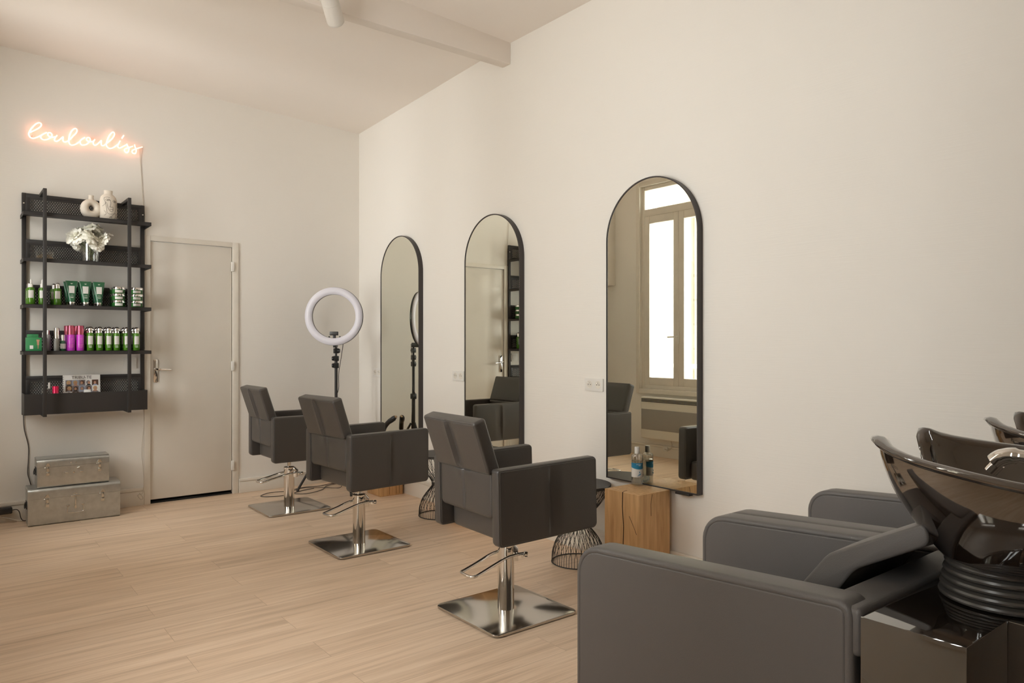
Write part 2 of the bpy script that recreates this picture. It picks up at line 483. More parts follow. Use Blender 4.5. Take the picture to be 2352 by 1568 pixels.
# left wall with three windows
WIN = [(4.49, 5.541, .74, 3.02), (2.2, 3.25, .74, 3.02), (.45, 1.05, .74, 3.02)]
bm = nb()
ys = [YB]+[v for w in sorted(WIN) for v in w[:2]]+[B]
for a, b in zip(ys[::2], ys[1::2]): box(bm, (LW-.3, a, -.02), (LW, b, 3.8))
for w in WIN: box(bm, (LW-.3, w[0], -.02), (LW, w[1], w[2])); box(bm, (LW-.3, w[0], w[3]), (LW, w[1], 3.8))
struct('wall_left', bm, M_wall)
for k, (y0, y1, z0, z1) in enumerate(WIN):
    xf = LW-.07
    w = bpy.data.objects.new('window_%d' % (k+1), None); C.objects.link(w); w['kind'] = 'structure'; w.location = (xf, (y0+y1)/2, z0)
    W = Matrix.Translation(-Vector(w.location))
    def wb(*boxes, r=.004):
        bm = nb()
        for lo, hi in boxes: box(bm, lo, hi, r)
        bmesh.ops.transform(bm, matrix=W, verts=bm.verts[:]); return bm
    ym = (y0+y1)/2; t = .045
    zt = 2.72     # transom bar
    struct('window_frame', wb(((xf-.03, y0, z0), (xf+.05, y0+t, z1)), ((xf-.03, y1-t, z0), (xf+.05, y1, z1)), ((xf-.03, y0+t, z0), (xf+.05, y1-t, z0+t)),
           ((xf-.03, y0+t, z1-t), (xf+.05, y1-t, z1)), ((xf-.03, y0+t, zt-.04), (xf+.053, y1-t, zt+.04)),
           ((LW, y0-.05, z0-.05), (LW+.018, y0, z1+.05)), ((LW, y1, z0-.05), (LW+.018, y1+.05, z1+.05)), ((LW, y0, z1), (LW+.018, y1, z1+.05)), ((LW, y0, z0-.05), (LW+.03, y1, z0))), M_trim, w)
    for a, b in ((y0+t, ym-.001), (ym+.001, y1-t)):
        s = struct('sash', wb(((xf, a, z0+t), (xf+.05, a+.07, zt-.04)), ((xf, b-.07, z0+t), (xf+.05, b, zt-.04)), ((xf, a+.07, z0+t), (xf+.05, b-.07, z0+t+.085)), ((xf, a+.07, zt-.125), (xf+.05, b-.07, zt-.04))), M_trim, w)
        bm = nb(); box(bm, (xf+.02, a+.07, z0+t+.085), (xf+.026, b-.07, zt-.125)); bmesh.ops.transform(bm, matrix=W, verts=bm.verts[:])
        struct('pane', bm, M_pane, s)
    bm = nb(); box(bm, (xf+.01, y0+t, zt+.04), (xf+.016, y1-t, z1-t)); bmesh.ops.transform(bm, matrix=W, verts=bm.verts[:]); struct('pane', bm, M_pane, w)
    bm = nb(); box(bm, (xf+.05, ym-.012, 1.24), (xf+.062, ym+.012, 1.38), .004)
    tube(bm, [(xf+.06, ym, 1.32), (xf+.095, ym, 1.32), (xf+.10, ym+.02, 1.32), (xf+.10, ym+.11, 1.318)], .008)
    bmesh.ops.transform(bm, matrix=W, verts=bm.verts[:]); struct('window_handle', bm, M_whitem, w)

# door
d = bpy.data.objects.new('door_1', None); C.objects.link(d); d['kind'] = 'structure'; d.location = ((DX0+DX1)/2, B, 0)
D = Matrix.Translation((-(DX0+DX1)/2, -B, 0))
def dpart(name, bm, m):
    bmesh.ops.transform(bm, matrix=D, verts=bm.verts[:]); return struct(name, bm, m, d)
bm = nb(); box(bm, (DX0+.003, B+.006, .03), (DX1-.003, B+.046, DZ-.003), .002); dpart('door_leaf', bm, M_door)
bm = nb(); box(bm, (DX0-.003, B+.05, -.01), (DX1+.003, B+.07, DZ)); box(bm, (DX0, B+.004, .001), (DX1, B+.05, .012)); dpart('door_gap', bm, M_dark)
bm = nb()
for lo, hi in (((DX0-.045, B-.012, 0), (DX0, B+.004, DZ+.04)), ((DX1, B-.012, 0), (DX1+.05, B+.004, DZ+.04)), ((DX0, B-.012, DZ), (DX1, B+.004, DZ+.04))): box(bm, lo, hi, .003)
dpart('door_frame', bm, M_trim)
for z in (1.883, 1.061, .236):
    bm = nb(); box(bm, (DX1-.012, B-.026, z-.04), (DX1+.012, B-.004, z+.04), .004); dpart('hinge', bm, M_white)
bm = nb(); prism(bm, rrect(.017, .09, .008), .007, frame(Vector((1, 0, 0)), Vector((0, 0, 1)), Vector((0, -1, 0)), (1.322, B+.006, 1.032)), .002)
lathe(bm, [(.012, 0), (.012, .012), (.009, .014), (.009, .04)], 16, frame(Vector((1, 0, 0)), Vector((0, 0, 1)), Vector((0, -1, 0)), (1.322, B, 1.047)))
tube(bm, spline([(1.322, B-.035, 1.047), (1.34, B-.045, 1.047), (1.37, B-.044, 1.044), (1.425, B-.040, 1.040)], 5), [.009]*10+[.0085]*6, 10)
dpart('door_handle', bm, M_chrome)

# skirting: two-step boards
def skirt(name, pts, h, t=.022):
    bm = nb()
    (x0, y0), (x1, y1) = pts
    if abs(y1-y0) < 1e-6:
        box(bm, (x0, y0-t, 0), (x1, y0, h*.80), .002); box(bm, (x0, y0-t*.8, h*.80), (x1, y0, h*.815)); box(bm, (x0, y0-t*1.25, h*.815), (x1, y0, h), .004)
    else:
        s = -1 if x0 > 1 else 1
        def bb(d, z0, z1, r=0): box(bm, (min(x0, x0+s*d), y0, z0), (max(x0, x0+s*d), y1, z1), r)
        bb(t, 0, h*.80, .002); bb(t*.8, h*.80, h*.815); bb(t*1.25, h*.815, h, .004)
    struct(name, bm, M_trim)
skirt('baseboard_back', ((DX1+.052, B), (A-.03, B)), .118)
skirt('baseboard_back_left', ((LW+.02, B), (DX0-.047, B)), .138)
skirt('baseboard_right', ((A, YB), (A, B-.03)), .148, .024)
skirt('baseboard_left', ((LW, YB), (LW, B-.03)), .13)
bm = nb(); box(bm, (LW, 5.93, 1.93), (LW+.12, B, 3.28), .004); struct('trim_2', bm, M_wall)

# ------------------------------------------------------------------ outside the windows
bm = nb(); box(bm, (-4.4, 5.4, -4), (-3.2, 9.5, 9), 0)
for y in (5.5, 6.3, 7.1): box(bm, (-3.2, y, -4), (-3.12, y+.16, 9), .01)
tag(obj('facade', bm, M_stone, None, 30), 'pale stone building facade seen through the window in the mirror', 'building')
bm = nb()
tube(bm, [(-.95, 4.2, .98), (-.95, 6.3, .98)], .025); tube(bm, [(-.95, 4.2, .5), (-.95, 6.3, .5)], .012)
for i in range(8): tube(bm, [(-.95, 4.25+i*.29, .2), (-.95, 4.25+i*.29, .98)], .01, 6)
box(bm, (-1.05, 4.2, .1), (-.5, 6.3, .2))
tag(obj('balcony_railing', bm, M_heat, None), 'pale balcony railing outside the window under the stone facade', 'railing')
bm = nb()
for q in range(1): tube(bm, spline([(-2.0, 5.3, 4.1), (-2.0, 5.6, 3.95), (-2.0, 5.85, 3.6), (-2.0, 5.9, 3.3)], 6), .03)
tube(bm, [(-2.0, 5.1, 3.9), (-2.0, 6.2, 3.2)], .035); box(bm, (-2.05, 5.0, 4.05), (-1.95, 6.3, 4.15)); box(bm, (-2.05, 6.2, 3.0), (-1.95, 6.3, 4.15))
tag(obj('iron_bracket', bm, M_iron, None), 'curved iron awning bracket outside the top window pane', 'bracket')

# ------------------------------------------------------------------ wall heater (seen in the mirror)
h = thing('wall_heater', 'white electric panel heater under the window reflected in the largest mirror', 'heater', (LW, 4.95, .2))
bm = nb(); box(bm, (.012, -.5, 0), (.10, .5, .46), .012, 3); obj('casing', bm, M_heat, h)
bm = nb(); box(bm, (.098, -.485, .10), (.105, .485, .325), .004); obj('front_panel', bm, M_heatd, h)
bm = nb()
for i in range(3): box(bm, (.099, -.485, .405+i*.014), (.103, .485, .413+i*.014))
obj('outlet_slots', bm, M_blackp, h)
bm = nb(); tube(bm, spline([(.04, .12, .0), (.04, .11, -.07), (.045, .15, -.11), (.05, .2, -.10)], 6), .004, 6); obj('cord', bm, M_cable, h)
bm = nb(); box(bm, (0, 0, 0), (.012, .06, .045), .003); o = obj('outlet_box', bm, M_white, None, loc=(LW+.03, 5.12, .075)); tag(o, 'small white outlet box on the skirting below the panel heater', 'outlet')

# ------------------------------------------------------------------ barber chairs
def pleat(x0, s=1, depth=.011, w=.05, h=.165):
    def f(x, y):
        u = (x-x0)*s; tap = max(0, 1-(abs(y)/h)**2.2)
        if u < -.03: g = 0
        elif u < -.006: g = .25*(u+.03)/.024
        elif u < .006: g = .25-1.25*(u+.006)/.012
        elif u < w: g = -1*(1-(u-.006)/(w-.006))**1.3
        else: g = 0
        return depth*g*tap
    return f
def barber_chair(label, loc, phi, pitch=0.):
    r = thing('barber_chair', label, 'chair', (*loc, 0), 0, 'black styling chairs facing the mirrors')
    up = []
    bm = nb(); prism(bm, rrect(.2375, .2375, .028), .010, Matrix.Translation((0, 0, .004)), .003)
    box(bm, (-.21, -.21, 0), (.21, .21, .005))
    obj('base_plate', bm, M_plate, r)
    bm = nb(); lathe(bm, [(.0385, .014), (.0385, .300), (.040, .302), (.040, .312), (.034, .316), (.013, .317)], 40); obj('pole', bm, M_chrome, r)
    bm = nb(); lathe(bm, [(.0145, .31), (.0145, .405)], 20); obj('piston', bm, M_chrome, r)
    bm = nb()
    prism(bm, [(-.02, 0), (.045, 0), (.045, .05), (.02, .075), (-.02, .075)], .05, frame(Vector((.8, -.6, 0)), Vector((0, 0, 1)), Vector((-.6, -.8, 0)), (.035, .02, .235)), .002)
    tube(bm, [(.045, -.075, .262), (.095, -.03, .262)], .007, 10); lathe(bm, [(0, 0), (.012, 0), (.012, .012), (0, .012)], 12, frame(Vector((0, 0, 1)), Vector((.7, .7, 0)), Vector((.75, -.66, 0)), (.075, -.055, .262)))
    up.append(obj('pump_bracket', bm, M_chrome, r))
    bm = nb()
    tube(bm, spline([(.065, -.055, .268), (.02, -.056, .270), (-.04, -.060, .266), (-.15, -.088, .250), (-.225, -.108, .239), (-.248, -.104, .236), (-.255, -.085, .235), (-.256, -.06, .235),
                     (-.255, -.032, .235), (-.248, -.014, .236), (-.225, -.008, .239), (-.15, .012, .250), (-.06, .038, .264), (-.01, .046, .268)], 5), .0068, 10)
    up.append(obj('pump_lever', bm, M_chrome, r))
    # seat
    bm = nb(); slab(bm, .235, .205, .115, .03, .02, M=Matrix.Translation((.075, 0, .4475))); up.append(obj('seat', bm, M_leather, r))
    bm = nb(); box(bm, (-.08, -.09, .365), (.16, .09, .396), .006); up.append(obj('seat_frame', bm, M_black, r))
    # arms
    for s in (-1, 1):
        # panel plane: x forward, y up, z outward
        if s < 0: Mx = frame(Vector((1, 0, 0)), Vector((0, 0, 1)), Vector((0, -1, 0)), (.0595, -.2425, .553))
        else: Mx = frame(Vector((1, 0, 0)), Vector((0, 0, 1)), Vector((0, -1, 0)), (.0595, .2425, .553))
        pl = pleat(-.005, 1, .014, .075, .17); bul = lambda x, y: .004*(1-(x/.28)**2)*(1-(y/.165)**2)
        f = (lambda x, y: pl(x, y)+bul(x, y)); k = (lambda x, y: bul(x, y))
        bm = nb(); slab(bm, .2785, .165, .055, (.022, .014, .026, .026), .012, front=f if s < 0 else k, back=k if s < 0 else f,
                        xs=[-.035, -.025, -.017, -.011, -.006, -.001, .004, .010, .018, .028, .04, .052, .06, .07, .08], seam=.008, M=Mx)
        up.append(obj('armrest', bm, M_leather, r))
    # lower back
    Mx = frame(Vector((0, 1, 0)), Vector((0, 0, 1)), Vector((1, 0, 0)), (-.188, 0, .605))
    pin = lambda x, y: -.006*math.exp(-(x/.006)**2)+.010*math.exp(-((abs(x)-.03)/.04)**2)*max(0, y/.1)*(y < .085)+.004*(1-(x/.22)**2)
    bm = nb(); slab(bm, .213, .106, .052, (.012, .012, .028, .028), .016, back=pin, xs=[-.02, -.012, -.006, -.003, .003, .006, .012, .02, .04, -.04], seam=0, M=Mx)
    up.append(obj('back_panel', bm, M_leather, r))
    # upper back, leaning to the rear
    t = Vector((-.295-(-.222), 0, .915-.69)); tl = t.length; t.normalize(); n = Vector((0, 1, 0)).cross(t).normalized()
    Mx = frame(Vector((0, 1, 0)), t, n, Vector((-.236, 0, .812)))
    pb = pleat(.02, -1, .014, .075, .22)
    bm = nb(); slab(bm, .218, tl/2+.002, .062, (.014, .014, .012, .012), .012, back=lambda x, y: pb(x, y)+.003*(1-(x/.222)**2), front=lambda x, y: .008*(1-(x/.222)**2),
                    xs=[.05, .04, .032, .026, .02, .014, .008, 0, -.01, -.02, -.03, -.04], seam=.009, M=Mx)
    up.append(obj('backrest', bm, M_leather, r))
    for o in up: o.rotation_euler = (0, pitch, phi)
    return r
c1 = barber_chair('black padded styling chair farthest back, nearest the ivory door', (2.079, 5.356), math.radians(-.35))
def place_chair(label, loc, phi, pitch=0):
    c = dup(c1, (*loc, 0), label)
    for o in c.children:
        if not (o.name.startswith('base_plate') or o.name.startswith('pole') or o.name.startswith('piston')): o.rotation_euler = (0, pitch, phi)
place_chair('black padded styling chair in the middle of the row of three', (2.036, 4.103), math.radians(4.8))
place_chair('nearest black padded styling chair, between the wash chairs and the middle chair', (2.068, 2.661), math.radians(-2.3), -.02)

# ------------------------------------------------------------------ arched mirrors
def arch_mirror(label, yc):
    r = thing('arched_mirror', label, 'mirror', (MG, yc, .472), 0, 'arched wall mirrors')
    w = .3225; H = 1.676; n = 40
    def outline(k):
        a = w-k
        return [(-a, k)]+[(-a*math.cos(PI*i/n), H-w+a*math.sin(PI*i/n)) for i in range(n+1)]+[(a, k)]
    bm = nb(); O = outline(0); I = outline(.007); I2 = outline(.012)
    def ring(P, x): return [bm.verts.new((x, y, z)) for y, z in P]
    R = [ring(I2, .008), ring(I, .003), ring(I, 0), ring(O, 0), ring(O, A-MG)]
    for P, Q in zip(R, R[1:]):
        for i in range(len(P)):
            j = (i+1) % len(P); bm.faces.new((P[i], P[j], Q[j], Q[i]))
    bm.faces.new(R[-1])
    obj('frame', bm, M_frame, r, 50)
    bm = nb(); P = outline(.0065); F = [bm.verts.new((.0035, y, z)) for y, z in P]; G = [bm.verts.new((.007, y, z)) for y, z in P]
    bm.faces.new(F); bm.faces.new(G[::-1])
    for i in range(len(P)):
        j = (i+1) % len(P); bm.faces.new((F[i], F[j], G[j], G[i]))
    obj('glass', bm, M_mirror, r, 0)
    bm = nb(); box(bm, (-.004, -.27, -.012), (.03, -.18, 0), .002); obj('wall_bracket', bm, M_black, r)
    return r
m1 = arch_mirror('arched mirror farthest back, reflecting the ring light stand', 5.344)
dup(m1, (MG, 4.056, .472), 'middle arched mirror, reflecting the door and the shelf of bottles')
dup(m1, (MG, 2.617, .472), 'nearest and largest looking arched mirror, reflecting the window')

# ------------------------------------------------------------------ double sockets on the right wall
def socket(label, yc, zc):
    r = thing('wall_socket', label, 'socket', (A, yc, zc), 0, 'white double sockets beside the mirrors')
    bm = nb(); Mx = frame(Vector((0, 1, 0)), Vector((0, 0, 1)), Vector((-1, 0, 0)), (0, 0, 0))
    prism(bm, rrect(.076, .038, .004), .009, Mx, .002); obj('plate', bm, M_white, r)
    for s in (-1, 1):
        bm = nb(); lathe(bm, [(.0235, .0085), (.0235, .0098), (.0205, .0102), (.0195, .0096)], 28, frame(Vector((0, 1, 0)), Vector((0, 0, 1)), Vector((-1, 0, 0)), (0, s*.036, 0)), cap=False)
        lathe(bm, [(0, .0092), (.0195, .0096)], 28, frame(Vector((0, 1, 0)), Vector((0, 0, 1)), Vector((-1, 0, 0)), (0, s*.036, 0)), cap=False)
        w = obj('socket_well', bm, M_heatd if False else M_trim, r)
        bm = nb()
        for dy in (-.0095, .0095): lathe(bm, [(.0027, .0094), (.0027, .0105), (0, .0105)], 10, frame(Vector((0, 1, 0)), Vector((0, 0, 1)), Vector((-1, 0, 0)), (0, s*.036+dy, 0)))
        obj('pin_hole', bm, M_blackp, w)
        bm = nb(); lathe(bm, [(.003, .0094), (.003, .022), (0, .024)], 10, frame(Vector((0, 1, 0)), Vector((0, 0, 1)), Vector((-1, 0, 0)), (0, s*.036, .010)))
        obj('earth_pin', bm, M_silver, w)
    return r
s0 = socket('white double wall socket between the largest mirror and the middle mirror', 3.072, 1.0)
dup(s0, (A, 4.508, 1.004), 'white double wall socket touching the left edge of the middle mirror')
dup(s0, (A, 5.79, .99), 'white double wall socket half hidden left of the farthest mirror')

# ------------------------------------------------------------------ oak blocks
def oak_block(label, x0, x1, y0, y1, cracks):
    cx, cy = (x0+x1)/2, (y0+y1)/2
    r = thing('oak_block', label, 'stool', (cx, cy, 0), 0, 'oak cube blocks under the mirrors')
    bm = nb(); box(bm, (x0-cx, y0-cy, 0), (x1-cx, y1-cy, .476), .003, 2); obj('block_body', bm, M_oak, r)
    for pts in cracks:
        bm = nb()
        P = [Vector(p) for p in pts]
        for a, b in zip(P, P[1:]):
            tube(bm, [a, b], .0028 if len(pts) > 3 else .0013, 6)
        obj('crack', bm, M_crack, r)
    return r
hx, hy_ = .121, .12
oak_block('oak block carrying the clear bottle under the largest mirror', 2.768, 3.010, 2.468, 2.708,
          [[(-hx, -.01, .476), (-hx, -.008, .40), (-hx, -.016, .3), (-hx, -.012, .18), (-hx, -.02, .02)],
           [(-hx, -.055, .36), (-hx, -.08, .32), (-hx, -.105, .275)],
           [(-.02, -hy_, .47), (-.03, -hy_, .42), (-.028, -hy_, .36)],
           [(-hx, -.01, .476), (-.09, .004, .476), (-.075, .003, .476)]])
oak_block('oak block under the middle mirror, behind the nearest styling chair', 2.80, 3.010, 3.99, 4.235,
          [[(-.105, .03, .47), (-.105, .025, .2), (-.105, .03, .02)]])
oak_block('oak block under the farthest mirror, behind the middle styling chair', 2.805, 3.012, 5.268, 5.50,
          [[(-.02, -.116, .47), (-.018, -.116, .2), (-.022, -.116, .01)], [(.04, -.116, .12), (.042, -.116, .01)], [(.07, -.116, .3), (.072, -.116, .01)],
           [(-.1035, .05, .40), (-.1035, .048, .02)]])

# ------------------------------------------------------------------ wire side tables
def wire_table(label, x, y):
    r = thing('wire_side_table', label, 'table', (x, y, 0), 0, 'black hourglass wire side tables')
    bm = nb(); lathe(bm, [(0, .440), (.186, .440), (.188, .442), (.188, .447), (.186, .449), (0, .449)], 64); obj('table_top', bm, M_black, r)
    def prof(z):
        K = [(0, .150), (.05, .149), (.10, .138), (.15, .112), (.19, .078), (.225, .052), (.26, .060), (.30, .095), (.34, .130), (.39, .163), (.437, .183)]
        for (z0, r0), (z1, r1) in zip(K, K[1:]):
            if z <= z1+1e-9:
                t = (z-z0)/(z1-z0); return r0+(r1-r0)*t
        return K[-1][1]
    bm = nb(); n = 30
    for fam in (-1, 1):
        for i in range(n):
            pts = []
            for k in range(17):
                z = .003+.434*k/16
                tw = fam*.62*max(0, min(1, (z-.06)/.32))
                a = 2*PI*(i+.25*fam)/n+tw
                pts.append((prof(z)*math.cos(a), prof(z)*math.sin(a), z))
            tube(bm, pts, .0014, 4)
    obj('wire_cage', bm, M_black, r, 60)
    for z, rr in ((.004, .150), (.436, .184), (.228, .053)):
        bm = nb(); tube(bm, [(rr*math.cos(2*PI*i/64), rr*math.sin(2*PI*i/64), z) for i in range(64)], .0032, 8, True); obj('hoop', bm, M_black, r)
    return r
t0 = wire_table('black wire side table beside the nearest oak block, behind the nearest chair', 2.855, 3.003)
dup(t0, (2.845, 4.445, 0), 'black wire side table left of the middle mirror, behind the middle and nearest chairs')

# ------------------------------------------------------------------ clear bottle on the block
def water_bottle(loc):
    r = thing('clear_bottle', 'clear bottle with white cap and blue and white label on the oak block', 'bottle', loc)
    bm = nb(); lathe(bm, [(.0, .0), (.028, .0), (.031, .004), (.031, .155), (.0285, .163), (.016, .170), (.0125, .172), (.0125, .178)], 36); obj('body', bm, M_water, r)
    bm = nb(); lathe(bm, [(.0, .004), (.0275, .005), (.028, .132), (0, .132)], 30); obj('liquid', bm, M_water, r)
    bm = nb(); lathe(bm, [(.0135, .170), (.0135, .203), (.0125, .206), (0, .206)], 28); obj('cap', bm, M_white, r)
    a0 = math.radians(150); a1 = math.radians(332)
    bm = nb(); lathe(bm, [(.0314, .045), (.0314, .122)], 24, cap=False, a0=a0, a1=a1); lb = obj('label_sheet', bm, M_cream, r)
    bm = nb()
    n = 20
    lo = [bm.verts.new((.0317*math.cos(a0+(a1-a0)*i/n), .0317*math.sin(a0+(a1-a0)*i/n), .098-.010*math.sin(PI*i/n*.9))) for i in range(n+1)]
    hi = [bm.verts.new((.0317*math.cos(a0+(a1-a0)*i/n), .0317*math.sin(a0+(a1-a0)*i/n), .122)) for i in range(n+1)]
    for i in range(n): bm.faces.new((lo[i], lo[i+1], hi[i+1], hi[i]))
    obj('label_band', bm, M_blue, lb)
    def onc(a, z, rad=.0319): return (rad*math.cos(a), rad*math.sin(a), z)
    bm = nb(); ac = math.radians(240)
    tube(bm, [onc(ac-.02, .062), onc(ac+.12, .058), onc(ac+.3, .061), onc(ac+.42, .066)], [.0012, .0024, .0022, .0008], 6)
    tube(bm, [onc(ac+.05, .058), onc(ac-.22, .052)], [.002, .001], 6)
    tube(bm, [onc(ac+.14, .069), onc(ac+.14, .072), onc(ac+.14, .078)], [.0022, .0026, .0003], 8)
    obj('hand_and_drop_mark', bm, M_blue, lb)
    bm = nb()
    for z, a, b in ((.114, -.45, .5), (.108, -.05, .35)):
        tube(bm, [onc(ac+a+(b-a)*i/8, z, .0318) for i in range(9)], .0009, 5)
    obj('printed_line', bm, M_ink, lb)
water_bottle((2.978, 2.668, .476))

# ------------------------------------------------------------------ styling tools on the far block
bm = nb(); tube(bm, spline([(2.935, 5.46, .476), (2.938, 5.455, .53), (2.955, 5.42, .58), (2.975, 5.375, .612), (2.99, 5.355, .632)], 5), [.015]*4+[.020]*8+[.022]*6+[.017]*3, 12)
o = obj('hair_tool', bm, M_blackp, None); tag(o, 'black curved hair styling handle standing on the farthest oak block', 'hair tool')
bm = nb(); lathe(bm, [(0, 0), (.012, 0), (.012, .012), (0, .014)], 12, frame(Vector((0, .8, .6)), Vector((1, 0, 0)), Vector((.5, -.5, .7)).normalized(), (2.988, 5.358, .628))); obj('tip', bm, M_tan, o, label='amber tip')
bm = nb(); box(bm, (2.93, 5.30, .476), (2.99, 5.37, .52), .006); box(bm, (2.85, 5.33, .476), (2.90, 5.36, .498), .005)
tag(obj('hair_clipper', bm, M_blackp, None), 'small black hair clipper lying on the farthest oak block', 'hair clipper')

# ------------------------------------------------------------------ ring light on a tripod
PX, PY = 2.642, 5.752
r = thing('ring_light', 'white ring light on a black tripod in the far corner', 'lamp', (PX, PY, 0))
zc = 1.475
nrm = Vector((-.63, -.777, 0)).normalized(); rt = Vector((0, 0, 1)).cross(nrm).normalized()
RM = frame(rt, Vector((0, 0, 1)), nrm, (nrm.x*.07, nrm.y*.07, zc))
bm = nb()
prof = [(.184, -.008), (.184, .010), (.194, .019), (.214, .023), (.234, .019), (.2435, .010), (.2435, -.008)]
lathe(bm, prof, 72, RM, cap=False)
obj('diffuser_ring', bm, M_ring, r)
bm = nb(); lathe(bm, [(.1835, .0), (.1835, -.010), (.2445, -.010), (.2445, .0), (.2452, .0), (.2452, -.014), (.1828, -.014), (.1828, .0)], 72, RM, cap=False); obj('rear_shell', bm, M_blackp, r)
bm = nb(); box(bm, (-.03, -.225, -.03), (.03, -.186, -.012), .004, M=RM); box(bm, (-.012, -.262, -.085), (.012, -.22, -.012), .003, M=RM)
for s in (-1, 1): box(bm, (s*.045-.006, -.19, -.03), (s*.045+.006, -.166, -.01), .004, M=RM)
obj('mount', bm, M_blackp, r)
bm = nb(); box(bm, (-.036, -.160, -.008), (.036, -.128, .006), .003, M=RM); box(bm, (-.012, -.19, -.02), (.012, -.15, -.004), .003, M=RM); obj('phone_clamp', bm, M_blackp, r)
bm = nb(); tube(bm, [(0, 0, .30), (0, 0, 1.10)], .013, 16); tube(bm, [(0, 0, .06), (0, 0, .75)], .0165, 16); obj('pole', bm, M_black, r)
for z in (1.06, 1.12, 1.185):
    bm = nb(); box(bm, (-.019, -.019, z-.022), (.019, .019, z+.022), .005); s = -1 if z < 1.15 else 1
    lathe(bm, [(0, 0), (.017, 0), (.019, .006), (.017, .016), (0, .016)], 14, frame(Vector((0, 0, 1)), -nrm, rt, tuple(rt*(.016 if s > 0 else -.034)+Vector((0, 0, z)))))
    obj('tilt_joint' if z > 1.1 else 'clamp', bm, M_blackp, r)
bm = nb(); box(bm, (-.022, -.022, .74), (.022, .022, .79), .005); lathe(bm, [(0, 0), (.014, 0), (.014, .014), (0, .014)], 12, frame(Vector((0, 0, 1)), nrm, rt, (rt.x*.022, rt.y*.022, .765))); obj('clamp', bm, M_blackp, r)
bm = nb(); tube(bm, [(0, 0, 1.08), (0, 0, 1.215)], .009, 10); obj('spigot', bm, M_black, r)
for fx, fy in ((-.273, .158), (-.004, -.30), (.274, .150)):
    bm = nb(); tube(bm, [(fx*.07, fy*.07, .52), (fx, fy, .012)], .010, 10); tube(bm, [(0, 0, .16), (fx*.62, fy*.62, .205)], .005, 6); l = obj('leg', bm, M_black, r)
    bm = nb(); lathe(bm, [(.012, 0), (.013, .02), (.008, .026), (0, .026)], 12, Matrix.Translation((fx, fy, 0))); obj('rubber_foot', bm, M_rubber, l)
bm = nb()
q = Vector((rt.x*.06, rt.y*.06, 0))
tube(bm, spline([q+Vector((0, 0, 1.245)), q*.95+Vector((0, 0, 1.22)), q*.7+Vector((0, 0, 1.12)), q*.35+Vector((0, 0, .98)), Vector((.016, -.014, .86)), Vector((-.016, -.012, .76)), Vector((.02, -.012, .66)), Vector((.02, .0, .4)), Vector((.03, -.02, .1)), Vector((.06, .05, .008)), Vector((-.05, .16, .006)), Vector((-.2, .24, .005)), Vector((-.35, .12, .005)), Vector((-.27, 0.0, .005)), Vector((-.1, .07, .005)), Vector((.0, .2, .005)), Vector((.12, .26, .005))], 6), .0028, 6)
obj('cord', bm, M_cableb, r)
bm = nb(); tube(bm, spline([(2.76, 6.05, .005), (2.6, 6.0, .004), (2.45, 6.03, .004), (2.3, 5.96, .004), (2.15, 5.98, .004), (2.05, 5.88, .004), (2.2, 5.80, .004), (2.4, 5.90, .004), (2.52, 5.93, .004)], 8), .003, 6)
box(bm, (2.74, 6.0, 0), (2.82, 6.06, .03), .006)
tag(obj('floor_cable', bm, M_cableb, None), 'black adapter and loose cord on the floor by the far skirting', 'cable')

# ------------------------------------------------------------------ shelf unit
SX0, SX1 = .452, 1.237
SC = (SX0+SX1)/2
sh = thing('wall_shelf', 'tall black metal wall shelf with perforated back panels, left of the door', 'shelf', (SC, B, .743))
def sp(name, boxes, m=M_black, r=.002):
    bm = nb()
    for lo, hi in boxes: box(bm, lo, hi, r)
    bmesh.ops.transform(bm, matrix=Matrix.Translation((-SC, -B, -.743)), verts=bm.verts[:])
    return obj(name, bm, m, sh)
for x in (SX0, SX1-.026): sp('upright', [((x, B-.030, .743), (x+.026, B-.002, 2.308))])
TOPS = [2.150, 1.833, 1.515, 1.194]
PT = [2.306, 1.982, 1.662, 1.339, 1.015]
for k, zt in enumerate(PT):
    z0 = zt-.150
    pn = sp('panel_frame', [((SX0+.024, B-.034, zt-.026), (SX1-.024, B-.026, zt)), ((SX0+.024, B-.034, z0-.004), (SX0+.045, B-.028, zt-.026)), ((SX1-.045, B-.034, z0-.004), (SX1-.024, B-.028, zt-.026))])
    bm = nb(); box(bm, (-.372, -.0315, 0), (.372, -.0305, .13)); me = obj('perforated_panel', bm, M_perf, pn, 0)
    me.location = (0, 0, z0-.743)
SD = .245
for z in TOPS:
    sp('shelf_board', [((.444, B-SD, z-.004), (1.240, B-.03, z)), ((.444, B-SD, z-.026), (1.240, B-SD+.004, z), ), ((.444, B-SD, z-.026), (.448, B-.0, z)), ((1.236, B-SD, z-.026), (1.240, B-.0, z))], M_black, .0)
sp('bottom_tray', [((.452, B-.20, .752), (1.222, B-.03, .756)), ((.452, B-.204, .752), (1.222, B-.200, .897)), ((.452, B-.2, .752), (.456, B-.03, .897)), ((1.218, B-.2, .752), (1.222, B-.03, .897))], M_black, 0)
for x in (.565, 1.087):
    sp('front_post', [((x-.011, B-.285, .742), (x+.011, B-.262, 2.31)), ((x-.011, B-.262, 2.288), (x+.011, B-.026, 2.31)), ((x-.011, B-.262, .742), (x+.011, B-.026, .752))])
for x, z in ((SX0+.012, 2.235), (SX1-.012, 2.235), (SX0+.012, .80), (SX1-.012, .80)):
    bm = nb(); lathe(bm, [(0, .004), (.005, .002), (.006, 0)], 10, frame(Vector((1, 0, 0)), Vector((0, 0, 1)), Vector((0, -1, 0)), (x-SC, -.030, z-.743)), cap=False); obj('screw', bm, M_silver, sh)
